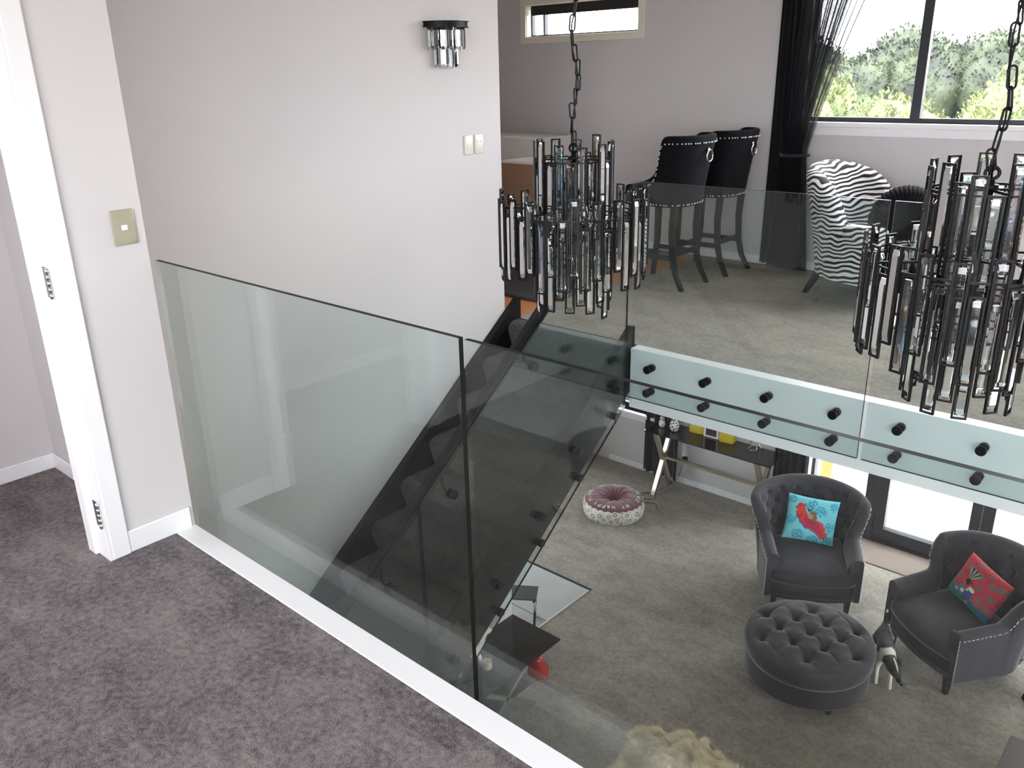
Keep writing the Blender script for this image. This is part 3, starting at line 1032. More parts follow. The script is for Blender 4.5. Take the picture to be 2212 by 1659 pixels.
# ------------------------------------------------------------------ armchairs on the lower floor
def armchair(label, loc_, rz):
    t = thing('armchair', label, 'armchair', loc_, rz, None)
    ctrl = [(0.335, -0.36, 0.575), (0.345, -0.22, 0.585), (0.352, -0.08, 0.595), (0.356, -0.01, 0.61), (0.358, 0.025, 0.68), (0.360, 0.045, 0.77), (0.358, 0.08, 0.84), (0.345, 0.15, 0.865),
            (0.28, 0.245, 0.885), (0.15, 0.32, 0.90), (0.0, 0.345, 0.905)]
    ctrl = ctrl+[(-a, b, c) for a, b, c in ctrl[:-1]][::-1]
    tf, pts = tuftfn(0.13, 0.55, 0.085, 4, -0.50, 0.50, 0.036)
    bm, V, eo, nrm = shell(ctrl, 0.16, 0.095, nu=200, flare=0.13, lean=0.05, tuft=tf, nin=46, inner_z=0.40)
    back = obj('backrest', bm, VELVET, t, smooth=False)
    # seat and apron
    def outline(w, yb, yf, bow, n=20):
        pts_ = [(w, yb), (w, yf)]
        for k in range(1, n):
            u = 1-2*k/n
            pts_.append((w*u, yf-bow*(1-u*u)))
        pts_ += [(-w, yf), (-w, yb)]
        C, _ = resample(np.array(pts_+[pts_[0]]), 56)
        return C[:-1]
    bm = B(); pad(bm, outline(0.345, 0.26, -0.38, 0.055), 0.30, 0.435, 0.035, 0.03)
    seat = obj('seat_cushion', bm, VELVET, t, smooth=False)
    bm = B(); pad(bm, outline(0.345, 0.28, -0.355, 0.05), 0.155, 0.315, 0.008, 0.0)
    apron = obj('apron', bm, VELVET, t)
    bm = B(); tube(bm, [(p[0]*1.012, p[1]*1.012, 0.205) for p in outline(0.345, 0.28, -0.358, 0.05)], 0.006, 6, closed=True)
    obj('piping', bm, VELVET, apron)
    # front caps of the arms
    for s in (-1, 1):
        bm = B()
        prism(bm, [(s*0.335+0.052*math.cos(a)*1.0, 0.53+0.047*math.sin(a)) for a in [pi*k/12 for k in range(13)]]+([(0.289, 0.43), (0.340, 0.43), (0.340, 0.17), (0.387, 0.17)] if s > 0 else [(-0.387, 0.17), (-0.340, 0.17), (-0.340, 0.43), (-0.289, 0.43)]), 'y', -0.372, -0.352)
        obj('arm_front', bm, VELVET, t, smooth='auto')
    # nailhead trim along the outer edge
    bm = B()
    d = 0
    P0 = [Vector((e.x, e.y, e.z)) for e in eo]
    L = []
    for a, b in zip(P0, P0[1:]):
        d += (b-a).length
        while d > 0.0165:
            d -= 0.0165
            L.append(b+Vector((b.x*0.012, b.y*0.012, 0)))
    dots(bm, L, 0.0042)
    for s in (-1, 1):
        dots(bm, [Vector((s*0.388, -0.374, 0.17+0.0165*k)) for k in range(23)], 0.0042)
    obj('nailhead_trim', bm, NAIL, t, smooth=True, kind='stuff')
    # buttons
    bm = B()
    C, Lt = resample(catmull(ctrl, 16), 400)
    for s_, z in pts:
        i = int((s_+Lt/2)/Lt*399)
        dd = C[i+1, :2]-C[i-1, :2]; dd /= np.linalg.norm(dd)
        n = np.array((dd[1], -dd[0])); n = n if n[1]*C[i, 1] > 0 or abs(C[i, 1]) < 0.02 else -n
        if np.dot(n, C[i, :2]) < 0:
            n = -n
        h = C[i, 2]
        if z > h-0.1:
            continue
        hk = sm(0.46, 0.945, h); v = (z-0.16)/(0.785)
        o = -0.0475+0.13*hk*v**1.6+0.012
        bmesh.ops.create_uvsphere(bm, u_segments=10, v_segments=6, radius=0.011, matrix=Matrix.Translation((C[i, 0]+n[0]*o, C[i, 1]+n[1]*o+0.05*v*sm(-0.15, 0.25, C[i, 1]), z)))
    obj('tufting_buttons', bm, VELVET, back, smooth=True, kind='stuff')
    for x, y, dx, dy in ((0.30, -0.33, 0.0, 0.0), (-0.30, -0.33, 0.0, 0.0), (0.23, 0.20, 0.01, 0.05), (-0.23, 0.20, -0.01, 0.05)):
        bm = B(); taper_leg(bm, (x, y, 0.165), (x+dx, y+dy, 0.0), 0.05, 0.032); obj('leg', bm, DARKLEG, t)
    return t
armchair('charcoal buttoned velvet armchair with the turquoise bird cushion, nearer the console table', (-2.40, 6.48, F), math.radians(31))
armchair('charcoal buttoned velvet armchair with the red and teal cushion, at the right edge', (-1.11, 6.337, F), math.radians(-34))

# ------------------------------------------------------------------ ottoman
t = thing('ottoman', 'large round charcoal velvet ottoman with deep buttoned top in front of the armchairs', 'ottoman', (-1.895, 5.35, F), 0.35)
RO = 0.445
BT = []
for r in range(-2, 3):
    for c in range(-2, 3):
        x = c*0.215+(r % 2)*0.1075; y = r*0.15
        if math.hypot(x, y) < 0.36:
            BT.append((x, y))
BA = np.array(BT)
def otop(x, y, R):
    q = math.hypot(x, y)/RO
    z = 0.425+0.045*(1-q**3)
    d = np.hypot(BA[:, 0]-x, BA[:, 1]-y); m = d.min()
    z -= 0.045*math.exp(-(m/0.024)**2)+0.035*math.exp(-(m/0.062)**2)
    # folds along the lattice
    a = (x/0.215+y/0.30) % 1; b = (x/0.215-y/0.30) % 1
    g = min(a, 1-a, b, 1-b)
    z -= 0.010*math.exp(-(g/0.07)**2)*(1-sm(0.78, 0.95, q))
    return z
bm = B()
nr, na = 60, 160
V = []
for i in range(nr+1):
    r = RO*(i/nr)**0.9
    V.append([bm.verts.new((r*math.cos(2*pi*k/na), r*math.sin(2*pi*k/na), otop(r*math.cos(2*pi*k/na), r*math.sin(2*pi*k/na), r))) for k in range(na if i else 1)])
for k in range(na):
    bm.faces.new((V[0][0], V[1][k], V[1][(k+1) % na])).smooth = True
prev = V[-1]
for a, b in zip(V[1:], V[2:]):
    for k in range(na):
        bm.faces.new((a[k], b[k], b[(k+1) % na], a[(k+1) % na])).smooth = True
zt0 = 0.425
for r, z in [(RO+0.014, zt0-0.012), (RO+0.022, zt0-0.035), (RO+0.022, zt0-0.075), (RO+0.016, zt0-0.12), (RO+0.004, zt0-0.150), (RO-0.01, zt0-0.155)]:
    ring = [bm.verts.new((r*math.cos(2*pi*k/na), r*math.sin(2*pi*k/na), z)) for k in range(na)]
    for k in range(na):
        bm.faces.new((prev[k], ring[k], ring[(k+1) % na], prev[(k+1) % na])).smooth = True
    prev = ring
top = obj('buttoned_top', bm, VELVET, t)
bm = B()
for x, y in BT:
    bmesh.ops.create_uvsphere(bm, u_segments=12, v_segments=6, radius=0.013, matrix=Matrix.Translation((x, y, otop(x, y, 0)-0.001))@Matrix.Diagonal((1, 1, 0.5, 1)))
obj('button', bm, VELVET, top, smooth=True, kind='stuff')
bm = B(); lathe(bm, [(0.1, 0.285), (RO-0.004, 0.285), (RO+0.002, 0.27), (RO+0.002, 0.115), (RO-0.01, 0.10), (0, 0.10)], 96)
obj('base', bm, VELVET, t, smooth='auto')
for k in range(4):
    a = k*pi/2+0.55
    bm = B(); lathe(bm, [(0, 0), (0.022, 0), (0.03, 0.02), (0.032, 0.05), (0.026, 0.07), (0.036, 0.10), (0, 0.10)], 16, (0.35*math.cos(a), 0.35*math.sin(a), 0)); obj('leg', bm, DARKLEG, t, smooth='auto')

# ------------------------------------------------------------------ bar stools
def bar_stool(label, loc_, rz):
    t = thing('bar_stool', label, 'bar stool', loc_, rz, 'black studded bar stools on the loft')
    ctrl = [(0.205, -0.24, 0.775), (0.212, -0.13, 0.80), (0.214, -0.03, 0.84), (0.214, 0.015, 0.90), (0.213, 0.035, 1.02), (0.212, 0.055, 1.12), (0.21, 0.08, 1.145), (0.20, 0.15, 1.15), (0.11, 0.205, 1.15), (0, 0.218, 1.15)]
    ctrl = ctrl+[(-a, b, c) for a, b, c in ctrl[:-1]][::-1]
    bm, V, eo, nrm = shell(ctrl, 0.63, 0.05, nu=110, flare=0.035, lean=0.06, nin=12, inner_z=0.74)
    back = obj('backrest', bm, BLACKVEL, t)
    bm = B(); pad(bm, [(0.2, 0.18), (0.2, -0.23), (0.12, -0.25), (-0.12, -0.25), (-0.2, -0.23), (-0.2, 0.18), (0, 0.2)], 0.63, 0.77, 0.02, 0.015)
    obj('seat', bm, BLACKVEL, t)
    bm = B(); L = []; d = 0
    n2 = len(eo)
    def off(i, dz, k=1.0):
        e = eo[i]; n = nrm[i]
        return Vector((e.x+n[0]*0.003, e.y+n[1]*0.003, e.z+dz))
    P1 = [off(i, -0.030) for i in range(n2)]
    for a, b in zip(P1, P1[1:]):
        d += (b-a).length
        while d > 0.026:
            d -= 0.026; L.append(b)
    P2 = [V_ for V_ in [Vector((ctrl_[0], ctrl_[1], 0.645)) for ctrl_ in resample(catmull(ctrl, 16), 110)[0]]]
    d = 0
    for i, (a, b) in enumerate(zip(P2, P2[1:])):
        d += (b-a).length
        while d > 0.026:
            d -= 0.026; n = nrm[i+1]; L.append(Vector((b.x+n[0]*0.028, b.y+n[1]*0.028, b.z)))
    dots(bm, L, 0.0062)
    obj('nailhead_trim', bm, NAIL, t, smooth=True, kind='stuff')
    # ring pull
    bm = B(); yb = 0.225+0.025+0.045+0.03
    tube(bm, [(0.0, yb-0.006, 1.045), (0, yb+0.012, 1.045)], 0.014, 12)
    tube(bm, [(0.042*math.sin(a), yb+0.016, 1.0+0.042*math.cos(a)) for a in [2*pi*k/28 for k in range(28)]], 0.0065, 8, closed=True)
    obj('ring_pull', bm, SILVER, back, smooth=True)
    for x, y, fx, fy in ((0.19, -0.20, 0.195, -0.235), (-0.19, -0.20, -0.195, -0.235), (0.18, 0.17, 0.19, 0.27), (-0.18, 0.17, -0.19, 0.27)):
        bm = B()
        if y > 0:
            pts_ = [(x, y, 0.64), (x, y-0.012, 0.45), (x, y+0.0, 0.25), (x+0.2*(fx-x), y+0.035, 0.12), (fx, fy, 0.0)]
        else:
            pts_ = [(x, y, 0.64), (x, y, 0.3), (fx, fy, 0)]
        for a, b in zip(pts_, pts_[1:]):
            w0, w1 = 0.044-0.012*(0.64-a[2])/0.64, 0.044-0.012*(0.64-b[2])/0.64
            V2 = []
            for c, w in ((a, w0), (b, w1)):
                for sx, sy in ((-1, -1), (1, -1), (1, 1), (-1, 1)):
                    V2.append(bm.verts.new((c[0]+sx*w/2, c[1]+sy*w/2, c[2])))
            for f in ((0, 1, 2, 3), (7, 6, 5, 4), (0, 4, 5, 1), (1, 5, 6, 2), (2, 6, 7, 3), (3, 7, 4, 0)):
                bm.faces.new([V2[i] for i in f])
        bmesh.ops.recalc_face_normals(bm, faces=bm.faces)
        obj('leg', bm, GREYLEG, t)
    for a, b in (((-0.19, -0.21, 0.20), (0.19, -0.21, 0.20)), ((-0.185, 0.175, 0.27), (0.185, 0.175, 0.27)), ((0.188, -0.2, 0.24), (0.184, 0.175, 0.24)), ((-0.188, -0.2, 0.24), (-0.184, 0.175, 0.24))):
        bm = B(); bar(bm, a, b, 0.022, 0.036, up=(0, 0, 1)); obj('stretcher', bm, GREYLEG, t)
    return t
bar_stool('black studded bar stool nearer the stairs, with silver ring on its back', (-3.53, 5.765, 0), math.radians(-90))
bar_stool('black studded bar stool nearer the curtain, with silver ring on its back', (-3.50, 6.41, 0), math.radians(-90))

# ------------------------------------------------------------------ zebra chair
ZEB = bpy.data.materials.new('zebra_print_fabric'); ZEB.use_nodes = True
nt = ZEB.node_tree; N, L_ = nt.nodes, nt.links
p = N['Principled BSDF']; p.inputs['Roughness'].default_value = 0.85; p.inputs['Sheen Weight'].default_value = 0.15
tc = N.new('ShaderNodeTexCoord'); mp = N.new('ShaderNodeMapping'); mp.inputs['Scale'].default_value = (1, 1, 1); mp.inputs['Rotation'].default_value = (0.15, 0.1, 0)
L_.new(tc.outputs['Object'], mp.inputs['Vector'])
wv = N.new('ShaderNodeTexWave'); wv.wave_type = 'BANDS'; wv.bands_direction = 'Z'; wv.inputs['Scale'].default_value = 9.5; wv.inputs['Distortion'].default_value = 12; wv.inputs['Detail'].default_value = 1.2; wv.inputs['Detail Scale'].default_value = 0.55; wv.inputs['Detail Roughness'].default_value = 0.6
L_.new(mp.outputs['Vector'], wv.inputs['Vector'])
cr = N.new('ShaderNodeValToRGB'); e = cr.color_ramp.elements
e[0].position = 0.46; e[0].color = srgb(22, 18, 22); e[1].position = 0.50; e[1].color = srgb(240, 236, 238)
L_.new(wv.outputs['Color'], cr.inputs['Fac']); L_.new(cr.outputs['Color'], p.inputs['Base Color'])
t = thing('accent_chair', 'round-backed armchair in black and white zebra print by the wide window', 'armchair', (-2.14, 6.24, 0), math.radians(70))
ctrl = [(0.27, -0.32, 0.54), (0.285, -0.16, 0.545), (0.29, -0.04, 0.56), (0.285, 0.0, 0.62), (0.275, 0.04, 0.74), (0.25, 0.10, 0.84), (0.20, 0.18, 0.905), (0.11, 0.23, 0.94), (0, 0.245, 0.95)]
ctrl = ctrl+[(-a, b, c) for a, b, c in ctrl[:-1]][::-1]
bm, V, eo, nrm = shell(ctrl, 0.17, 0.14, nu=140, flare=0.07, lean=0.12, nin=16, inner_z=0.38)
obj('backrest', bm, ZEB, t)
for s in (-1, 1):
    bm = B()
    pr = [(s*0.27+0.085*math.cos(a), 0.50+0.075*math.sin(a)) for a in [-0.5+(pi+1.0)*k/16 for k in range(17)]]
    pr += [(s*0.27-0.06, 0.18), (s*0.27+0.06, 0.18)]
    prism(bm, pr, 'y', -0.325, -0.296)
    obj('arm_front', bm, ZEB, t, smooth='auto')
    bm = B()
    tube(bm, [(s*0.285, -0.31, 0.505), (s*0.30, -0.1, 0.505), (s*0.30, 0.03, 0.50)], [0.075, 0.07, 0.02], 20); obj('rolled_arm', bm, ZEB, t)
bm = B(); pad(bm, [(0.24, 0.2), (0.24, -0.32), (0.12, -0.345), (-0.12, -0.345), (-0.24, -0.32), (-0.24, 0.2), (0, 0.22)], 0.31, 0.43, 0.03, 0.02); obj('seat_cushion', bm, ZEB, t)
bm = B(); pad(bm, [(0.26, 0.2), (0.26, -0.31), (0.12, -0.325), (-0.12, -0.325), (-0.26, -0.31), (-0.26, 0.2), (0, 0.22)], 0.165, 0.32, 0.01, 0.0); obj('apron', bm, ZEB, t)
for x, y, dx, dy in ((0.24, -0.28, 0.01, -0.03), (-0.24, -0.28, -0.01, -0.03), (0.23, 0.20, 0.02, 0.10), (-0.23, 0.20, -0.02, 0.10)):
    bm = B(); taper_leg(bm, (x, y, 0.19), (x+dx, y+dy, 0.0), 0.052, 0.03); obj('leg', bm, DARKLEG, t)
# black pleated round cushion leaning in it
bm = B()
nn = 48
for k in range(nn):
    a = 2*pi*k/nn
    c = Vector((math.cos(a), 0, math.sin(a)))
    tube(bm, [c*0.03+Vector((0, -0.05, 0)), c*0.10+Vector((0, -0.072, 0)), c*0.16+Vector((0, -0.045, 0)), c*0.182, c*0.16+Vector((0, 0.045, 0)), c*0.10+Vector((0, 0.06, 0)), c*0.03+Vector((0, 0.05, 0))], [0.006, 0.011, 0.014, 0.015, 0.014, 0.011, 0.006], 6)
cu = obj('round_cushion', bm, BLACKVEL, smooth=True); tag(cu, 'round black pleated cushion standing against the zebra chair', 'cushion')
cu.location = (-1.92, 6.27, 0.585); cu.scale = (1.22, 1.1, 1.22); cu.rotation_euler = (0.12, 0, math.radians(30))
bm = B(); bmesh.ops.create_uvsphere(bm, u_segments=24, v_segments=12, radius=1, matrix=Matrix.Diagonal((0.172, 0.05, 0.172, 1))); obj('cushion_core', bm, BLACKVEL, cu, smooth=True)
# ------------------------------------------------------------------ printed cushions
def cushion(name, label, w, h, d, mtx, paintfn, n=120):
    bm = B()
    us = np.linspace(-1, 1, n)
    V = {}
    cols = []
    def prof(u, v):
        e = max(0, (1-abs(u)**2.6))*max(0, (1-abs(v)**2.6))
        return e**0.42
    for side in (1, -1):
        for i, u in enumerate(us):
            for j, v in enumerate(us):
                if side == -1 and (i in (0, n-1) or j in (0, n-1)):
                    V[(side, i, j)] = V[(1, i, j)]
                    continue
                pu = u*(1-0.06*(1-abs(v)**2)*0+0.0)*(1-0.055*(1-v*v)*abs(u)**3)
                pv = v*(1-0.055*(1-u*u)*abs(v)**3)
                q = noise.noise(Vector((u*2.2, v*2.2, side*3.0)))*0.012
                x = Vector((pu*w/2, side*(-1)*(d/2*prof(u, v)+q*prof(u, v)), pv*h/2))
                V[(side, i, j)] = bm.verts.new(x)
                cols.append(paintfn(u, v) if side == 1 else paintfn(9, 9))
        for i in range(n-1):
            for j in range(n-1):
                q = [V[(side, i, j)], V[(side, i+1, j)], V[(side, i+1, j+1)], V[(side, i, j+1)]]
                f = bm.faces.new(q if side == 1 else q[::-1]); f.smooth = True
    o = obj(name, bm, vcol_mat(name+'_print', 0.75, 0.1, 0.15, 500), smooth=True)
    paint(o, cols)
    o.matrix_world = mtx
    return tag(o, label, 'cushion')

def lin(r, g, b):
    return np.array(srgb(r, g, b))
def seg(u, v, a, b):
    a, b, p_ = np.array(a), np.array(b), np.array((u, v))
    t_ = max(0, min(1, np.dot(p_-a, b-a)/np.dot(b-a, b-a)))
    return math.hypot(*(p_-a-(b-a)*t_)), t_
def nz(u, v, s, k=0):
    return noise.noise(Vector((u*s, v*s, k)))
LEAVES = [((-0.42, 0.50), (-0.62, 0.62)), ((-0.40, 0.54), (-0.50, 0.70)), ((-0.36, 0.52), (-0.36, 0.72)), ((-0.62, 0.42), (-0.72, 0.5)), ((-0.15, 0.38), (-0.02, 0.52)), ((-0.16, 0.34), (-0.22, 0.55)), ((-0.12, 0.32), (0.06, 0.40)), ((0.55, -0.5), (0.72, -0.45)), ((0.55, -0.58), (0.72, -0.62)), ((0.5, -0.64), (0.60, -0.78))]
def turq(u, v):
    if u > 5:
        return lin(70, 160, 178)
    c = lin(120, 205, 215)
    for (a, b, r) in ((0.28, 0.45, 0.24), (-0.45, -0.68, 0.24), (-0.80, -0.1, 0.2), (0.75, -0.15, 0.22), (-0.82, 0.78, 0.18), (0.82, 0.72, 0.2), (0.0, 0.82, 0.14), (-0.15, 0.6, 0.2), (0.15, -0.85, 0.22), (0.72, -0.8, 0.2)):
        dd = math.hypot(u-a, v-b)+0.05*nz(u, v, 9)
        if dd < r and nz(u, v, 17, 2) > -0.08:
            c = lin(58, 152, 186)
    for a, b in LEAVES:
        dd, t_ = seg(u, v, a, b)
        if dd < 0.022*math.sin(pi*min(1, t_+0.1))+0.008:
            c = lin(52, 62, 44)
    pth = [(-0.50, 0.55), (-0.42, 0.15), (-0.1, -0.12), (0.25, -0.25), (0.45, -0.55)]
    wd = [0.13, 0.20, 0.26, 0.24, 0.16]
    m = min((seg(u, v, a, b)[0]-(wd[i]*(1-seg(u, v, a, b)[1])+wd[i+1]*seg(u, v, a, b)[1])) for i, (a, b) in enumerate(zip(pth, pth[1:])))
    m += 0.05*nz(u, v, 14, 5)
    if m < 0.02 and v < -0.02-0.55*u-0.14 and u < 0.35:
        c = lin(48, 84, 168)
    if m < -0.02 or (m < 0.02 and not (v < -0.16-0.55*u and u < 0.35)):
        c = lin(214, 62, 50) if nz(u, v, 6, 7) > -0.1 else lin(188, 40, 62)
        if -0.3 < u < 0.35 and m < -0.08:
            c = lin(168, 34, 74) if nz(u, v, 22, 1) > 0 else lin(190, 48, 84)
    # small bird perched on the wing of colour
    if ((u+0.05)/0.14)**2+((v-0.20)/0.15)**2 < 1:
        c = lin(168, 140, 122)
    if ((u-0.0)/0.12)**2+((v-0.33)/0.09)**2 < 1:
        c = lin(120, 108, 72)
    if ((u-0.06)/0.11)**2+((v-0.14)/0.16)**2 < 1 and u > 0.02:
        c = lin(132, 106, 76)
    return c
def redt(u, v):
    if u > 5:
        return lin(40, 110, 118)
    edge = -0.52-0.12*u+0.10*nz(u, v, 5)
    if v < edge:
        c = lin(36, 112, 118) if u > -0.55 else lin(40, 122, 104)
        if u > 0.15:
            c = lin(40, 96, 118)
    else:
        c = lin(206, 52, 68) if nz(u, v, 30, 3) > -0.12 else lin(120, 52, 58)
        for (a, b, r) in ((-0.6, 0.55, 0.13), (-0.05, 0.48, 0.15), (0.55, 0.5, 0.15), (-0.78, -0.02, 0.15), (0.2, 0.05, 0.12), (0.72, 0.05, 0.15), (0.85, 0.62, 0.14), (0.5, -0.35, 0.14), (0.78, -0.42, 0.13), (-0.3, 0.85, 0.1), (0.3, 0.82, 0.1)):
            if math.hypot((u-a)*0.75, v-b)+0.06*nz(u, v, 10) < r and nz(u, v, 20, 4) > -0.15:
                c = lin(96, 104, 104)
    # long-tailed bird on a blue teacup of flowers
    for k in range(7):
        a = math.radians(118-12*k)
        dd, t_ = seg(u, v, (-0.30, 0.10), (-0.30+0.42*math.cos(a), 0.10+0.5*math.sin(a)))
        if dd < 0.03:
            c = lin(40, 44, 42) if k % 2 else lin(150, 160, 140)
    if ((u+0.28)/0.10)**2+((v-0.0)/0.16)**2 < 1:
        c = lin(46, 44, 38)
    dd, t_ = seg(u, v, (-0.2, 0.02), (-0.06, 0.06))
    if dd < 0.02:
        c = lin(40, 36, 34)
    if -0.48 < u < 0.16 and -0.78 < v < -0.28 and abs(u+0.16) < 0.34+0.5*(v+0.5):
        c = lin(38, 72, 122) if u > -0.2 else lin(30, 118, 126)
    if ((u-0.0)/0.16)**2+((v+0.20)/0.09)**2 < 1:
        c = lin(206, 212, 190)
    for (a, b, r, cc) in ((-0.30, -0.48, 0.09, (222, 214, 178)), (-0.54, -0.58, 0.10, (214, 104, 150)), (0.04, -0.80, 0.07, (226, 150, 100)), (-0.15, -0.32, 0.06, (236, 226, 214)), (-0.34, -0.14, 0.06, (170, 130, 90))):
        q = math.hypot(u-a, v-b)
        if q < r*(0.75+0.25*math.cos(6*math.atan2(v-b, u-a))):
            c = lin(*cc) if q > r*0.3 else lin(180, 110, 60)
    return c
def place(c, rz, tilt, roll=0.0):
    return Matrix.Translation(c) @ Matrix.Rotation(rz, 4, 'Z') @ Matrix.Rotation(tilt, 4, 'X') @ Matrix.Rotation(roll, 4, 'Y')
a1 = math.radians(31); a2 = math.radians(-34)
cushion('bird_cushion', 'turquoise cushion printed with a small bird on red and pink flowers', 0.44, 0.40, 0.13,
        place(Vector((-2.40, 6.48, F))+Matrix.Rotation(a1, 3, 'Z')@Vector((0.02, 0.13, 0.655)), a1, -0.38, 0.13), turq)
cushion('bird_cushion', 'red and teal cushion printed with a long-tailed bird on a blue teacup', 0.44, 0.36, 0.13,
        place(Vector((-1.11, 6.337, F))+Matrix.Rotation(a2, 3, 'Z')@Vector((0.00, 0.115, 0.64)), a2, -0.42, 0.12), redt)

# ------------------------------------------------------------------ round pet bed
t = thing('pet_bed', 'round white pet bed with black rings and a wine-red cushion reading MY HAPPY PLACE', 'pet bed', (-4.545, 6.60, F))
RB = 0.325
bm = B(); cols = []
rn = random.Random(5)
RG = []
tries = 0
while len(RG) < 120 and tries < 6000:
    tries += 1
    r = rn.choice((0.024, 0.019, 0.019, 0.012, 0.008, 0.008))
    s, z = rn.uniform(0, 2*pi*RB), rn.uniform(0.015, 0.155)
    if all(min(abs(s-q[0]), 2*pi*RB-abs(s-q[0]))**2+(z-q[1])**2 > (r+q[2]+0.008)**2 for q in RG):
        RG.append((s, z, r))
RGa = np.array(RG)
na, nz_ = 520, 44
V = []
for i in range(na):
    col = []
    a = 2*pi*i/na
    for j in range(nz_):
        v = j/(nz_-1)
        z = 0.005+0.155*v
        r = RB*(0.90+0.10*math.sin(pi*(0.12+0.76*v))**0.7)+0.004*math.sin(a*26)*v**3
        if j == nz_-1:
            r -= 0.015
        col.append(bm.verts.new((r*math.cos(a), r*math.sin(a), z+0.004*math.sin(a*26)*v)))
        s = a*RB; zz = v*0.165
        dx = np.abs(RGa[:, 0]-s); dx = np.minimum(dx, 2*pi*RB-dx)
        dd = np.hypot(dx, RGa[:, 1]-zz)/RGa[:, 2]
        cols.append(lin(30, 26, 26) if ((dd < 1) & (dd > 0.68)).any() else lin(226, 220, 210))
    V.append(col)
for i in range(na):
    A_, B_ = V[i], V[(i+1) % na]
    for j in range(nz_-1):
        bm.faces.new((A_[j], B_[j], B_[j+1], A_[j+1])).smooth = True
bm.faces.new([V[i][0] for i in range(na)][::-1])
o = obj('side_wall', bm, vcol_mat('ring_print_fabric', 0.9), t)
paint(o, cols)
WINE = mat('wine_red_plush', srgb(112, 62, 72), 0.9, sheen=0.5, sheen_rough=0.5, noise_amt=0.25, noise_scale=14)
def bedz(x, y):
    r = math.hypot(x, y)/(RB*0.95); a = math.atan2(y, x)
    z = 0.160+0.045*math.sin(pi*min(1, r)**1.3)**0.8*1.0
    z -= 0.085*math.exp(-(r/0.22)**2)
    fold = math.sin(a*17+2.5*math.sin(a*3))*0.008*math.exp(-((r-0.3)/0.25)**2)+math.sin(a*9+1+r*5)*0.006*r*(1-r)*3
    return z+fold
bm = B()
nr, na = 46, 150
V = []
for i in range(nr+1):
    r = RB*0.955*(i/nr)
    V.append([bm.verts.new((r*math.cos(2*pi*k/na), r*math.sin(2*pi*k/na), bedz(r*math.cos(2*pi*k/na), r*math.sin(2*pi*k/na))-(0.02 if i == nr else 0))) for k in range(na if i else 1)])
for k in range(na):
    bm.faces.new((V[0][0], V[1][k], V[1][(k+1) % na])).smooth = True
for a, b in zip(V[1:], V[2:]):
    for k in range(na):
        bm.faces.new((a[k], b[k], b[(k+1) % na], a[(k+1) % na])).smooth = True
inner = obj('inner_cushion', bm, WINE, t)
FONT = {'M': [((0, 0), (0, 1), (.5, .4), (1, 1), (1, 0))], 'Y': [((0, 1), (.5, .5), (1, 1)), ((.5, .5), (.5, 0))], 'H': [((0, 0), (0, 1)), ((1, 0), (1, 1)), ((0, .5), (1, .5))],
        'A': [((0, 0), (.5, 1), (1, 0)), ((.2, .4), (.8, .4))], 'P': [((0, 0), (0, 1), (.8, 1), (.9, .75), (.8, .5), (0, .5))], 'L': [((0, 1), (0, 0), (.85, 0))],
        'C': [((.9, .85), (.5, 1), (.1, .8), (0, .5), (.1, .2), (.5, 0), (.9, .15))], 'E': [((.9, 1), (0, 1), (0, 0), (.9, 0)), ((0, .5), (.7, .5))]}
bm = B()
txt = 'MY HAPPY PLACE  MY HAPPY PLACE  '
for i, ch in enumerate(txt):
    if ch == ' ':
        continue
    a = math.radians(158)-2*pi*i/len(txt)
    for stroke in FONT[ch]:
        pts = []
        dense = []
        for p_, q_ in zip(stroke, stroke[1:]):
            for k in range(4):
                dense.append((p_[0]+(q_[0]-p_[0])*k/4, p_[1]+(q_[1]-p_[1])*k/4))
        dense.append(stroke[-1])
        for (u, v) in dense:
            rr = 0.242+0.036*v; aa = a-(u-0.5)*0.024/0.255
            x, y = rr*math.cos(aa), rr*math.sin(aa)
            pts.append((x, y, bedz(x, y)+0.002))
        tube(bm, pts, 0.0036, 5)
obj('embroidered_lettering', bm, WHITEPL, inner, kind='stuff')

# ------------------------------------------------------------------ console table and what stands on it
CHAMP = mat('brushed_champagne_metal', srgb(206, 198, 172), 0.22, metal=0.9, noise_amt=0.05)
t = thing('console_table', 'long console table with black glass top and chrome X-shaped legs by the far wall', 'table', (-3.85, 7.40, F))
bm = B(); bx(bm, (-0.725, -0.22, 0.730), (0.725, 0.155, 0.742), 0.002); obj('glass_top', bm, BLACKGLASS, t)
bm = B(); bx(bm, (-0.56, -0.035, 0.385), (0.56, 0.015, 0.415), 0.002); obj('stretcher', bm, CHAMP, t)
for s in (-1, 1):
    x = s*0.585
    for (ya, yb, dx) in ((-0.195, 0.14, 0.0), (0.14, -0.195, -0.001)):
        bm = B(); bar(bm, (x+dx, ya, 0.0), (x+dx, yb, 0.725), 0.05, 0.045, up=(1, 0, 0)); 
        for v in bm.verts:
            v.co.z = 0.0 if v.co.z < 0.05 else (0.728 if v.co.z > 0.69 else v.co.z)
        obj('leg', bm, CHAMP, t)
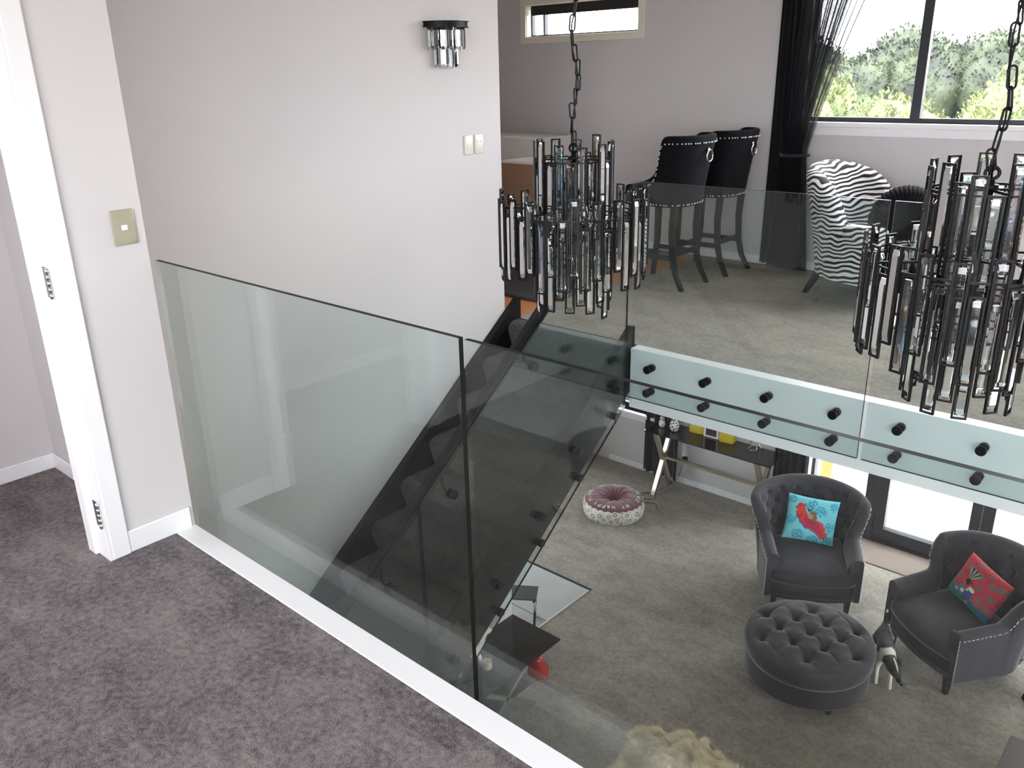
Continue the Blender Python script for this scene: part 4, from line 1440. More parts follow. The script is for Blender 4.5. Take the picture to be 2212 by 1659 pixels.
def owl(label, x, y, h, sd):
    o = thing('owl_figurine', label, 'figurine', (x, y, F+0.742))
    s = h/0.13
    OW = mat('mottled_white_ceramic', srgb(214, 212, 208), 0.25, noise_amt=0.0)
    nt = OW.node_tree; n = nt.nodes.new('ShaderNodeTexVoronoi'); n.inputs['Scale'].default_value = 38; c = nt.nodes.new('ShaderNodeValToRGB')
    c.color_ramp.elements[0].position = 0.30; c.color_ramp.elements[0].color = srgb(84, 80, 80); c.color_ramp.elements[1].position = 0.42; c.color_ramp.elements[1].color = srgb(224, 222, 218)
    tc = nt.nodes.new('ShaderNodeTexCoord'); nt.links.new(tc.outputs['Object'], n.inputs['Vector']); nt.links.new(n.outputs['Distance'], c.inputs['Fac']); nt.links.new(c.outputs['Color'], nt.nodes['Principled BSDF'].inputs['Base Color'])
    bm = B(); lathe(bm, [(0, 0), (0.026*s, 0), (0.038*s, 0.02*s), (0.042*s, 0.045*s), (0.036*s, 0.075*s), (0.028*s, 0.09*s), (0.030*s, 0.105*s), (0.026*s, 0.122*s), (0.012*s, 0.131*s), (0, 0.132*s)], 20)
    obj('body', bm, OW, o, smooth=True)
    for q in (-1, 1):
        bm = B(); bmesh.ops.create_cone(bm, segments=8, radius1=0.008*s, radius2=0.001, depth=0.02*s, matrix=Matrix.Translation((q*0.017*s, 0, 0.132*s))); obj('ear_tuft', bm, OW, o, smooth=True)
        bm = B(); bmesh.ops.create_uvsphere(bm, u_segments=10, v_segments=8, radius=0.0075*s, matrix=Matrix.Translation((q*0.011*s, -0.024*s, 0.106*s))); obj('eye', bm, BLACKWOOD, o, smooth=True)
    bm = B(); bmesh.ops.create_cone(bm, segments=8, radius1=0.005*s, radius2=0.0005, depth=0.012*s, matrix=Matrix.Translation((0, -0.031*s, 0.097*s))@Matrix.Rotation(pi*0.8, 4, 'X')); obj('beak', bm, CHAMP, o, smooth=True)
    return o
owl('small white owl figurine at the left end of the console table', -4.47, 7.38, 0.115, 1)
owl('larger white owl figurine, second from the left end of the console table', -4.31, 7.37, 0.165, 2)
YEL = mat('yellow_glaze', srgb(214, 188, 40), 0.35, noise_amt=0.06)
for lb, x, y in (('yellow tapered vase left of the photo frame on the console table', -4.10, 7.50), ('yellow tapered vase right of the photo frame on the console table', -3.735, 7.475)):
    v = thing('vase', lb, 'vase', (x, y, F+0.742), 0.1)
    bm = B()
    w = [(0.075, 0.0), (0.085, 0.02), (0.078, 0.08), (0.05, 0.2), (0.04, 0.23), (0.034, 0.23), (0.03, 0.1)]
    rings = []
    for r, z in w:
        rings.append([bm.verts.new((sx*r*0.98, sy*r*0.6, z)) for sx, sy in ((-1, -.8), (-.8, -1), (.8, -1), (1, -.8), (1, .8), (.8, 1), (-.8, 1), (-1, .8))])
    for a, b in zip(rings, rings[1:]):
        for k in range(8):
            bm.faces.new((a[k], a[(k+1) % 8], b[(k+1) % 8], b[k]))
    bm.faces.new(rings[0][::-1]); bm.faces.new(rings[-1])
    obj('body', bm, YEL, v, smooth='auto')
v = thing('photo_frame', 'white framed dark red picture standing between the yellow vases', 'picture frame', (-3.915, 7.455, F+0.742), 0.05)
bm = B()
for a, b in (((-0.085, -0.008, 0.001), (-0.062, 0.008, 0.24)), ((0.062, -0.008, 0.001), (0.085, 0.008, 0.24)), ((-0.062, -0.008, 0.001), (0.062, 0.008, 0.02)), ((-0.062, -0.008, 0.22), (0.062, 0.008, 0.24))):
    bx(bm, a, b, 0.002)
bx(bm, (-0.02, 0.008, 0.003), (0.02, 0.09, 0.008)); 
fr_ = obj('frame', bm, TRIM, v)
bm = B(); bx(bm, (-0.062, -0.003, 0.02), (0.062, 0.003, 0.22)); obj('picture', bm, mat('dark_red_picture', srgb(88, 46, 52), 0.3, noise_amt=0.7, noise_scale=22), v)
v = thing('wire_sculpture', 'small silver wire figure near the right end of the console table', 'ornament', (-3.40, 7.44, F+0.742))
bm = B()
tube(bm, [(0.03, 0, 0.004), (0.035, 0, 0.06), (0.02, 0, 0.10), (0.0, 0, 0.13)], 0.005, 8)
tube(bm, [(0.07, 0.01, 0.004), (0.05, 0, 0.06), (0.02, 0, 0.10)], 0.005, 8)
tube(bm, [(-0.07, -0.02, 0.005), (-0.03, -0.03, 0.006), (0.02, -0.01, 0.02), (0.0, 0.01, 0.06), (-0.04, 0, 0.05), (-0.07, -0.02, 0.02), (-0.075, -0.02, 0.005)], 0.005, 8)
tube(bm, [(0.0, 0, 0.13), (-0.05, 0, 0.11), (-0.06, -0.01, 0.07)], 0.004, 8)
bmesh.ops.create_uvsphere(bm, u_segments=12, v_segments=8, radius=0.014, matrix=Matrix.Translation((0, 0, 0.145)))
obj('figure', bm, SILVER, v, smooth=True)
# outlet, plug and cord
v = thing('power_outlet', 'pale wall outlet with black plug behind the console table', 'outlet', (-4.317, 7.65, F+0.355))
bm = B(); bx(bm, (-0.037, -0.009, -0.045), (0.037, 0, 0.045), 0.003); obj('plate', bm, PALEPL, v)
pg = thing('power_adapter', 'black plug-in adapter with thin cord trailing from the wall outlet', 'adapter', (-4.30, 7.641, F+0.33))
bm = B(); bx(bm, (-0.026, -0.055, -0.045), (0.026, 0, 0.015), 0.008, 2); obj('plug', bm, BLACKMET, pg, smooth='auto')
bm = B()
cp = catmull([(-4.30, 7.60, F+0.29), (-4.36, 7.58, F+0.08), (-4.42, 7.50, F+0.004), (-4.45, 7.25, F+0.004), (-4.52, 7.14, F+0.004), (-4.47, 7.05, F+0.004), (-4.37, 7.09, F+0.006), (-4.40, 7.19, F+0.004), (-4.52, 7.17, F+0.008), (-4.55, 7.05, F+0.004), (-4.45, 6.97, F+0.004), (-4.30, 7.02, F+0.004), (-4.24, 6.96, F+0.004), (-4.21, 6.93, F+0.004), (-4.15, 6.92, F+0.004)], 8)
tube(bm, [(p_[0]+4.30, p_[1]-7.641, p_[2]-F-0.33) for p_ in cp], 0.003, 6); obj('cord', bm, BLACKMET, pg)

# ------------------------------------------------------------------ curtains
def curtain(name, label, cfn, nu, nz__, m, thick=0.0):
    bm = B()
    grid_mesh(bm, cfn, nu, nz__)
    if thick:
        bmesh.ops.solidify(bm, geom=bm.faces[:], thickness=thick)
    for f in bm.faces:
        f.smooth = True
    o = obj(name, bm, m)
    return o
def hang(x0, x1, y, z0, z1, folds, amp, seed=0):
    def f(i, j, nu=140, nv=24):
        u = i/(nu-1); v = j/(nv-1)
        z = z0+(z1-z0)*v
        w = 1+0.04*math.sin(v*3+seed)
        x = (x0+x1)/2+(u-0.5)*(x1-x0)*w
        return Vector((x, y+amp*math.sin(u*folds*2*pi+0.7*math.sin(u*9+seed)+0.3*math.sin(v*4))*(0.7+0.3*v)+0.01*math.sin(u*31+v*3), z))
    return f
cu = curtain('curtain', 'dark blackout curtain hanging behind the left end of the console table', hang(-4.83, -4.40, 7.603, F+0.03, -0.42, 5, 0.026, 1), 140, 24, CURT, 0.002); tag(cu, cu.name and 'dark curtain hanging behind the left end of the console table', 'curtain')
cu = curtain('curtain', '', hang(-3.27, -2.90, 7.60, F+0.03, -0.42, 5, 0.026, 4), 140, 24, CURT, 0.002); tag(cu, 'dark curtain hanging between the console table and the glass doors', 'curtain')
up = thing('curtain', 'tall black curtain with a sheer layer tied back beside the wide upper window', 'curtain', (-3.0, 6.79, 0))
def upf(i, j, nu=60, nv=24):
    u, v = i/(nu-1), j/(nv-1)
    z = 0.02+(2.95-0.02)*v
    x = -0.20+0.20*u-0.03*(1-v)
    return Vector((x, 0.02+0.022*math.sin(u*4*2*pi)+0.006*math.sin(v*5+u*6), z))
bm = B(); grid_mesh(bm, upf, 60, 24); bmesh.ops.solidify(bm, geom=bm.faces[:], thickness=0.002); obj('blackout_layer', bm, CURT, up, smooth=True)
def tie(i, j, nu=260, nv=60):
    u, v = i/(nu-1), j/(nv-1)
    z = 0.02+(2.95-0.02)*v
    zt_ = 0.935
    if z > zt_:
        k = (z-zt_)/(2.05-zt_)
        w = 0.20+0.38*k**1.25
        l = -0.06-0.03*min(1, k)
        w = min(w, 0.92)
    else:
        k = (zt_-z)/zt_
        l = -0.06-0.07*k
        w = 0.20+0.16*k
    x = l+w*u
    amp = 0.022+0.012*min(1, abs(z-zt_))
    return Vector((x, -0.055-0.02*u+amp*math.sin(u*11*2*pi+0.8*math.sin(u*7))+0.006*math.sin(u*40+z*4), z))
SHEER = bpy.data.materials.new('sheer_black_voile'); SHEER.use_nodes = True
nt = SHEER.node_tree; N, L_ = nt.nodes, nt.links
p = N['Principled BSDF']; p.inputs['Base Color'].default_value = srgb(20, 20, 26); p.inputs['Roughness'].default_value = 0.9
tr = N.new('ShaderNodeBsdfTransparent'); mx = N.new('ShaderNodeMixShader'); mx.inputs[0].default_value = 0.62
wv = N.new('ShaderNodeTexNoise'); wv.inputs['Scale'].default_value = 60; tc = N.new('ShaderNodeTexCoord'); L_.new(tc.outputs['Object'], wv.inputs['Vector'])
mr = N.new('ShaderNodeMapRange'); mr.inputs['To Min'].default_value = 0.62; mr.inputs['To Max'].default_value = 0.9; L_.new(wv.outputs['Fac'], mr.inputs['Value']); L_.new(mr.outputs['Result'], mx.inputs[0])
L_.new(tr.outputs[0], mx.inputs[1]); L_.new(p.outputs[0], mx.inputs[2]); L_.new(mx.outputs[0], N['Material Output'].inputs['Surface'])
bm = B(); grid_mesh(bm, tie, 260, 60); obj('sheer_layer', bm, SHEER, up, smooth=True)
bm = B(); grid_mesh(bm, lambda i, j: tie(i, j)+Vector((0.004, 0.06, 0)) if False else Vector((tie(i*2, j).x*0.72-0.02, tie(i*2, j).y+0.045, tie(i*2, j).z)), 130, 60); obj('sheer_layer', bm, SHEER, up, smooth=True)
bm = B()
tube(bm, [(0.04+0.115*math.cos(a), -0.065+0.055*math.sin(a), 0.935+0.004*math.cos(a)) for a in [2*pi*k/32 for k in range(32)]], 0.011, 8, closed=True); tube(bm, [(-0.07, -0.06, 0.94), (-0.13, 0.02, 0.945), (-0.14, 0.06, 0.945)], 0.006, 6)
obj('tie_back', bm, CURT, up)

# ------------------------------------------------------------------ mat at the glass doors, hearth tile
MAT = mat('brown_grey_door_mat', srgb(128, 112, 102), 0.95, noise_amt=0.15, noise_scale=80, bump=0.6, bump_scale=350)
bm = B(); bx(bm, (-2.5, 7.30, F), (0.6, 7.715, F+0.012), 0.003); o = obj('door_mat', bm, MAT); tag(o, 'long brown-grey carpet mat lying inside the glass doors', 'mat')
TILE = mat('pale_concrete_tile', srgb(188, 187, 184), 0.3, noise_amt=0.22, noise_scale=5)
h = new('trim_hearth'); h['kind'] = 'structure'; h.location = (0, 0, 0)
bm = B(); bx(bm, (-3.869, 4.665, F), (-3.868, 4.666, F+0.001)); bm.free()
for a, b in (((-4.62, 4.668, F), (-3.875, 5.262, F+0.006)), ((-4.62, 4.36, F), (-3.875, 4.660, F+0.006))):
    bm = B(); bx(bm, a, b, 0.001); obj('tile', bm, TILE, h)
bm = B(); bx(bm, (-4.62, 5.264, F), (-3.86, 5.29, F+0.010), 0.003); obj('edge_strip', bm, BLACKMET, h)  # black strip standing in for the shadow line along the carpet edge
bm = B(); bx(bm, (-3.873, 4.36, F), (-3.868, 5.264, F+0.010)); obj('edge_strip', bm, TRIM, h)

# ------------------------------------------------------------------ table under the stairs side
t = thing('side_table', 'low side table with black glass top and chrome crossed legs seen through the stair glass', 'table', (-3.44, 3.53, F))
bm = B(); bx(bm, (-0.255, -0.51, 0.488), (0.22, 0.51, 0.50), 0.003); obj('glass_top', bm, BLACKGLASS, t)
bm = B(); bx(bm, (-0.16, -0.30, 0.205), (0.14, 0.32, 0.215), 0.002); obj('lower_sheet', bm, BLACKGLASS, t)  # flat black sheet set where the space below the top is black
for x in (-0.19, 0.13):
    for ya, yb in ((0.30, -0.30), (-0.30, 0.30)):
        bm = B(); bar(bm, (x, ya, 0.0), (x, yb, 0.487), 0.045, 0.03, up=(1, 0, 0))
        for v_ in bm.verts:
            v_.co.z = max(0.0, min(0.487, v_.co.z))
        obj('leg', bm, CHAMP, t)
CAND = mat('cream_wax', srgb(196, 190, 160), 0.5, noise_amt=0.05)
v = thing('candle_jar', 'cream candle in a clear glass jar on the low side table', 'candle', (-3.41, 3.455, F+0.50))
bm = B(); lathe(bm, [(0, 0.001), (0.036, 0.001), (0.038, 0.01), (0.038, 0.085), (0.034, 0.085), (0.034, 0.006), (0, 0.006)], 24); obj('jar', bm, PANE, v, smooth='auto')
bm = B(); lathe(bm, [(0, 0.007), (0.033, 0.007), (0.033, 0.062), (0.0, 0.058)], 24); wx = obj('wax', bm, CAND, v, smooth='auto')
bm = B(); tube(bm, [(0, 0, 0.058), (0.001, 0, 0.07)], 0.001, 5); obj('wick', bm, BLACKMET, v)
PORC = mat('white_glossy_porcelain', srgb(222, 220, 216), 0.25, noise_amt=0.02)
v = thing('stag_figurine', 'white glossy animal figurine with forked antlers beside the candle jar', 'figurine', (-3.50, 3.37, F+0.502), -0.25)
v.scale = (1.25, 1.25, 1.25)
bm = B()
tube(bm, [(0.02, -0.08, 0.0), (0.02, -0.075, 0.06), (0.01, -0.05, 0.10)], [0.012, 0.014, 0.02], 10)
tube(bm, [(-0.03, -0.07, 0.0), (-0.02, -0.07, 0.06), (0.0, -0.05, 0.10)], [0.012, 0.014, 0.02], 10)
tube(bm, [(0.02, 0.06, 0.0), (0.02, 0.055, 0.06), (0.01, 0.04, 0.10)], [0.011, 0.013, 0.02], 10)
tube(bm, [(-0.03, 0.05, 0.0), (-0.02, 0.05, 0.06), (0.0, 0.04, 0.10)], [0.011, 0.013, 0.02], 10)
tube(bm, [(0, -0.095, 0.105), (0, -0.05, 0.115), (0, 0.0, 0.11), (0, 0.05, 0.12), (0, 0.085, 0.16), (0, 0.10, 0.20), (0, 0.135, 0.20), (0, 0.155, 0.188)], [0.012, 0.034, 0.030, 0.034, 0.022, 0.024, 0.018, 0.008], 14)
obj('body', bm, PORC, v, smooth=True)
for s in (-1, 1):
    bm = B(); tube(bm, [(s*0.01, 0.10, 0.215), (s*0.04, 0.095, 0.26), (s*0.05, 0.13, 0.31)], [0.006, 0.005, 0.002], 6); tube(bm, [(s*0.04, 0.095, 0.26), (s*0.075, 0.09, 0.29)], [0.005, 0.002], 6); tube(bm, [(s*0.045, 0.11, 0.285), (s*0.03, 0.15, 0.30)], [0.004, 0.002], 6); obj('antler', bm, PORC, v, smooth=True)
# red glossy boot-like ornament behind the table
RED = mat('glossy_red_lacquer', srgb(178, 44, 38), 0.22, coat=0.4, noise_amt=0.08, bump=0.25, bump_scale=60)
bm = B(); lathe(bm, [(0, 0.0), (0.07, 0.0), (0.095, 0.03), (0.10, 0.08), (0.085, 0.13), (0.062, 0.165), (0.07, 0.20), (0.06, 0.235), (0.03, 0.255), (0, 0.26)], 28)
for v_ in bm.verts:
    v_.co.x *= 1+0.10*math.sin(v_.co.z*40); v_.co.y += 0.02*math.sin(v_.co.z*22)
o = obj('red_vase', bm, RED, smooth=True); tag(o, 'bulging glossy red ornament on the carpet behind the low side table', 'ornament'); o.location = (-3.49, 4.08, F); o.scale = (0.85, 0.85, 0.85)
# chrome framed stool further under the stairs
t = thing('fireside_rack', 'small chrome framed rack with black top standing by the pale hearth tile', 'rack', (-4.02, 4.52, F+0.006), 0.6)
bm = B(); bx(bm, (-0.13, -0.10, 0.285), (0.13, 0.10, 0.30), 0.003); obj('top', bm, mat('dark_grey_panel', srgb(76, 76, 78), 0.3, noise_amt=0.05), t)
for s in (-1, 1):
    for ya, yb in ((-0.09, 0.09), (0.09, -0.09)):
        bm = B(); bar(bm, (s*0.11, ya, 0.0), (s*0.11, yb, 0.285), 0.04, 0.02, up=(1, 0, 0))
        for v_ in bm.verts:
            v_.co.z = max(0.0, min(0.285, v_.co.z))
        obj('leg', bm, SILVER, t)

# ------------------------------------------------------------------ sheepskin, sofa corner, slipper, tuft
def fur(name, label, cat, inside, zf, nst, L, m, rnseed, loc_, lean=0.8):
    rn = random.Random(rnseed)
    verts, faces = [], []
    k = 0
    while k < nst:
        x, y = inside(rn)
        z = zf(x, y)
        cl = noise.noise(Vector((x*9, y*9, 0)))*2.2+noise.noise(Vector((x*3, y*3, 4)))*3
        a = cl*pi+rn.gauss(0, 0.45)
        l = L*rn.uniform(0.55, 1.15)
        le = lean*rn.uniform(0.4, 1.2)
        d = Vector((math.cos(a)*le, math.sin(a)*le, 1)).normalized()
        w = rn.uniform(0.0009, 0.0019)
        s = Vector((-math.sin(a), math.cos(a), 0))*w
        p0 = Vector((x, y, z-0.004)); p1 = p0+d*l*0.55; d2 = (d+Vector((math.cos(a), math.sin(a), -0.5))*0.6).normalized(); p2 = p1+d2*l*0.45
        b = len(verts)
        verts += [p0-s, p0+s, p1-s*0.8, p1+s*0.8, p2]
        faces += [(b, b+1, b+3, b+2), (b+2, b+3, b+4)]
        k += 1
    me = bpy.data.meshes.new(name); me.from_pydata([tuple(v) for v in verts], [], faces); me.materials.append(m)
    return me
WOOL = mat('cream_sheep_wool', srgb(253, 234, 204), 0.95, sheen=0.3, noise_amt=0.12, noise_scale=12)
t = thing('sheepskin', 'cream shaggy sheepskin lying at the bottom edge of the view', 'sheepskin', (-1.94, 3.53, F))
def hide_r(a):
    return 0.36+0.05*math.sin(2*a+0.6)+0.045*math.sin(3*a+1.0)+0.03*math.sin(5*a)
def sz(x, y):
    r = math.hypot(x, y); a = math.atan2(y, x); q = min(1, r/hide_r(a))
    return 0.44+0.05*(1-q**2)+0.025*noise.noise(Vector((x*6, y*6, 2)))
def sin_(rn):
    a = rn.uniform(0, 2*pi); q = math.sqrt(rn.random())
    return hide_r(a)*q*math.cos(a), hide_r(a)*q*math.sin(a)
bm = B()
grid = []
na, nr = 64, 14
for i in range(nr+1):
    q = i/nr
    grid.append([bm.verts.new((hide_r(2*pi*k/na)*q*math.cos(2*pi*k/na), hide_r(2*pi*k/na)*q*math.sin(2*pi*k/na), sz(hide_r(2*pi*k/na)*q*math.cos(2*pi*k/na), hide_r(2*pi*k/na)*q*math.sin(2*pi*k/na)))) for k in range(na if i else 1)])
for k in range(na):
    bm.faces.new((grid[0][0], grid[1][k], grid[1][(k+1) % na]))
for a, b in zip(grid[1:], grid[2:]):
    for k in range(na):
        bm.faces.new((a[k], b[k], b[(k+1) % na], a[(k+1) % na]))
cen = bm.verts.new((0, 0, 0.42))
for k in range(na):
    bm.faces.new((grid[-1][k], cen, grid[-1][(k+1) % na]))
obj('hide', bm, WOOL, t, smooth=True)
me = fur('wool', '', '', sin_, sz, 56000, 0.06, WOOL, 3, None, 1.3)
o = new('wool', me, t); o['kind'] = 'stuff'
# the pouffe that carries the sheepskin
t = thing('pouffe', 'low round grey pouffe under the cream sheepskin', 'pouffe', (-1.97, 3.50, F))
bm = B(); lathe(bm, [(0, 0.0), (0.25, 0.0), (0.27, 0.03), (0.275, 0.2), (0.27, 0.38), (0.24, 0.415), (0, 0.42)], 48); obj('body', bm, VELVET, t, smooth=True)

SOFA = mat('taupe_sofa_fabric', srgb(122, 112, 112), 0.9, sheen=0.2, noise_amt=0.12, noise_scale=30, bump=0.3, bump_scale=250)
t = thing('sofa', 'taupe fabric sofa, only the square corner of its arm showing at bottom right', 'sofa', (-0.455, 5.0, F))
bm = B(); bx(bm, (-0.045, -1.0, 0.05), (0.20, 0.0, 0.58), 0.018, 3); obj('arm', bm, SOFA, t, smooth='auto')
bm = B(); bx(bm, (0.20, -0.98, 0.05), (1.9, -0.01, 0.28), 0.015, 2); obj('base', bm, SOFA, t, smooth='auto')
bm = B(); bx(bm, (0.21, -0.75, 0.285), (1.05, 0.0, 0.43), 0.04, 3); obj('seat_cushion', bm, SOFA, t, smooth='auto')
bm = B(); bx(bm, (1.06, -0.75, 0.285), (1.9, 0.0, 0.43), 0.04, 3); obj('seat_cushion', bm, SOFA, t, smooth='auto')
bm = B(); bx(bm, (0.20, -0.98, 0.28), (1.9, -0.78, 0.80), 0.04, 3); obj('backrest', bm, SOFA, t, smooth='auto')
for x, y in ((0.0, -0.06), (0.0, -0.94), (1.85, -0.06), (1.85, -0.94)):
    bm = B(); bx(bm, (x, y-0.025, 0), (x+0.05, y+0.025, 0.055)); obj('leg', bm, DARKLEG, t)
t = thing('slipper', 'black slipper with white lining at the right edge of the carpet', 'slipper', (-0.49, 6.20, F), 0.4)
bm = B()
tube(bm, [(-0.115, 0, 0.03), (-0.10, 0, 0.042), (-0.05, 0, 0.05), (0.0, 0, 0.05), (0.06, 0, 0.045), (0.115, 0, 0.038), (0.135, 0, 0.03)], [0.012, 0.036, 0.048, 0.05, 0.042, 0.034, 0.012], 18)
for v_ in bm.verts:
    v_.co.z = max(0.0, v_.co.z*0.85)
obj('upper', bm, BLACKVEL, t, smooth=True)
bm = B(); tube(bm, [(0.015+0.055*math.cos(a), 0.030*math.sin(a), 0.078) for a in [2*pi*k/24 for k in range(24)]], 0.009, 8, closed=True); obj('lining', bm, WHITEPL, t, smooth=True)
t = thing('white_tuft', 'small fuzzy white tuft at a blurry pale spot on the carpet beside the dog', 'fluff', (-1.268, 5.79, F))  # fuzzy tuft modelled for a blurry pale spot
rn0 = random.Random(4)
bm = B(); bmesh.ops.create_icosphere(bm, subdivisions=3, radius=1, matrix=Matrix.Diagonal((0.038, 0.026, 0.008, 1))@Matrix.Translation((0, 0, 0.6)))
for v_ in bm.verts:
    v_.co *= 1+0.25*noise.noise(v_.co*60)
    v_.co.z = max(v_.co.z, 0)
FL = mat('grey_white_fluff', srgb(150, 150, 146), 1.0, noise_amt=0.2, noise_scale=40)
obj('core', bm, FL, t, smooth=True)
me = fur('fibres', '', '', lambda r: (r.gauss(0, 0.018), r.gauss(0, 0.013)), lambda x, y: 0.006, 900, 0.014, FL, 9, None, 1.6)
o = new('fibres', me, t); o['kind'] = 'stuff'

# ------------------------------------------------------------------ cabinets in the unfinished kitchenette
CABW = mat('white_cabinet_board', srgb(226, 222, 216), 0.5, noise_amt=0.01)
HARD = mat('brown_hardboard', srgb(158, 122, 98), 0.7, noise_amt=0.06, noise_scale=9)
def cabinet(label, x0, x1, y0_, y1_, h, backing=False, extra=None):
    t = thing('cabinet', label, 'cabinet', (x0, y0_, -0.012))
    w, d = x1-x0, y1_-y0_
    bm = B()
    bx(bm, (0, 0, 0), (0.018, d, h)); bx(bm, (w-0.018, 0, 0), (w, d, h)); bx(bm, (0.018, 0.0, 0.08), (w-0.018, d, 0.098)); bx(bm, (0.018, 0, h-0.018), (w-0.018, d, h)); bx(bm, (0.018, d-0.016, 0), (w-0.018, d, h))
    obj('body', bm, CABW, t)
    bm = B(); bx(bm, (0.018, 0.003, 0.02), (w-0.018, 0.009, h-0.018)); obj('back_panel', bm, HARD if backing else CABW, t)
    bm = B()
    for k in range(6):
        dots(bm, [Vector((0.03+(w-0.06)*k/5, 0.001, h-0.03))], 0.004)
    obj('fixing_screws', bm, BLACKMET, t, kind='stuff')
    return t
cabinet('tall white cabinet beyond the end of the stair wall', -6.30, -5.10, 6.02, 6.60, 1.055)
cabinet('lower cabinet with brown hardboard back in front of the tall white cabinet', -5.10, -4.62, 5.55, 5.95, 0.905, backing=True)
bm = B(); bx(bm, (-5.70, 4.68, -0.012), (-3.86, 5.5, 0.012), 0.008, 2)
o = obj('carpet_offcut', bm, mat('dark_carpet_offcut', srgb(70, 66, 68), 1.0, noise_amt=0.3, noise_scale=90, bump=0.8, bump_scale=250)); tag(o, 'dark carpet piece laid over the orange boards near the cabinets', 'carpet')

# ------------------------------------------------------------------ outside: tan post, hedge, shrubs
bm = B(); bx(bm, (-0.06, -0.06, 0), (0.06, 0.06, 2.6), 0.006)
o = obj('timber_post', bm, mat('tan_timber', srgb(196, 160, 96), 0.7, noise_amt=0.25, noise_scale=8)); o.location = (-3.0, 8.42, F-0.03); tag(o, 'tan timber post standing outside the glass doors', 'post')
def leaf_mat(name, c1, c2):
    m = bpy.data.materials.new(name); m.use_nodes = True
    nt = m.node_tree; N, L = nt.nodes, nt.links
    p = N['Principled BSDF']; p.inputs['Roughness'].default_value = 0.6
    tc = N.new('ShaderNodeTexCoord'); n = N.new('ShaderNodeTexNoise'); n.inputs['Scale'].default_value = 2.3; n.inputs['Detail'].default_value = 6; L.new(tc.outputs['Object'], n.inputs['Vector'])
    c = N.new('ShaderNodeValToRGB'); c.color_ramp.elements[0].position = 0.35; c.color_ramp.elements[0].color = c1; c.color_ramp.elements[1].position = 0.65; c.color_ramp.elements[1].color = c2
    L.new(n.outputs['Fac'], c.inputs['Fac']); L.new(c.outputs['Color'], p.inputs['Base Color'])
    tl = N.new('ShaderNodeBsdfTranslucent'); L.new(c.outputs['Color'], tl.inputs['Color'])
    mx = N.new('ShaderNodeMixShader'); mx.inputs[0].default_value = 0.3
    L.new(p.outputs[0], mx.inputs[1]); L.new(tl.outputs[0], mx.inputs[2]); L.new(mx.outputs[0], N['Material Output'].inputs['Surface'])
    return m
def foliage(name, label, cat, blobs, nleaf, leaf, m, seed, group=None, loc_=(0, 0, 0)):
    """blobs: (cx, cy, cz, rx, ry, rz) ellipsoids; inner mass plus leaves on the surface"""
    t = thing(name, label, cat, loc_, 0, group)
    rn = random.Random(seed)
    bm = B()
    for (cx, cy_, cz, rx, ry, rz__) in blobs:
        r = bmesh.ops.create_icosphere(bm, subdivisions=3, radius=1)
        for v in r['verts']:
            q = v.co.copy()
            k = 0.93+0.16*noise.noise(q*3.1+Vector((cx, cy_, cz)))
            v.co = Vector((cx+q.x*rx*k, cy_+q.y*ry*k, cz+q.z*rz__*k))
    obj('inner_foliage', bm, m, t, smooth=True)
    tot = sum(b[3]*b[5] for b in blobs)
    verts, faces = [], []
    for b in blobs:
        for _ in range(int(nleaf*b[3]*b[5]/tot)):
            while True:
                q = Vector((rn.gauss(0, 1), rn.gauss(0, 1), rn.gauss(0, 1))).normalized()
                if q.y < 0.35 and q.z > -0.6:
                    break
            k = 0.95+0.18*noise.noise(q*3.1+Vector(b[:3]))+0.10*noise.noise(q*9+Vector(b[:3]))+rn.uniform(-0.03, 0.05)
            c = Vector((b[0]+q.x*b[3]*k, b[1]+q.y*b[4]*k, b[2]+q.z*b[5]*k))
            d = (q+Vector((rn.uniform(-1, 1), rn.uniform(-1, 1), rn.uniform(-0.6, 1)))*0.8).normalized()
            s = d.cross(Vector((rn.uniform(-1, 1), rn.uniform(-1, 1), rn.uniform(-1, 1)))).normalized()
            l = leaf*rn.uniform(0.6, 1.3)
            i = len(verts)
            verts += [c-d*l*0.4, c+s*l*0.28, c+d*l*0.6, c-s*l*0.28]
            faces.append((i, i+1, i+2, i+3))
    me = bpy.data.meshes.new('leaves'); me.from_pydata([tuple(v) for v in verts], [], faces); me.materials.append(m)
    o = new('leaves', me, t); o['kind'] = 'stuff'
    return t
HEDGE = leaf_mat('hedge_leaves', srgb(26, 36, 24), srgb(70, 80, 56))
BUSH = leaf_mat('bright_shrub_leaves', srgb(66, 80, 44), srgb(126, 130, 84))
rn = random.Random(2)
bl = []
for k in range(26):
    x = -13+k*0.62
    for z in (F+0.8, F+2.4, F+3.9):
        bl.append((x+rn.uniform(-.3, .3), 20+rn.uniform(-.3, .3), z+rn.uniform(-.25, .25), 1.0, 0.9, 1.0+0.1*rn.random()))
foliage('hedge', 'tall dark green clipped hedge closing the garden beyond the window', 'hedge', bl, 120000, 0.085, HEDGE, 5)
def shrub(label, x, y, w, top, seed):
    rn = random.Random(seed); bl = []
    h = top-F+0.30
    for k in range(9):
        bl.append((rn.uniform(-w*0.22, w*0.22), rn.uniform(-0.4, 0.4), h*rn.uniform(0.25, 0.72), w*0.30, 0.6, h*0.28))
    bl.append((0, 0, h*0.72, w*0.33, 0.6, h*0.28)); bl.append((0, 0, h*0.3, w*0.42, 0.7, h*0.3))
    return foliage('shrub', label, 'shrub', bl, 17000, 0.065, BUSH, seed, None, (x, y, F-0.05))
shrub('bright yellow-green shrub outside, left behind the sheer curtain edge', -5.55, 13.2, 1.9, 1.42, 21)
shrub('low bright shrub outside, left of the window mullion', -4.25, 12.6, 1.7, 0.98, 22)
shrub('bright shrub outside, just right of the window mullion', -2.9, 12.9, 1.8, 1.20, 23)
shrub('tallest bright shrub outside, behind the chandelier chain', -1.65, 13.4, 2.2, 1.70, 24)
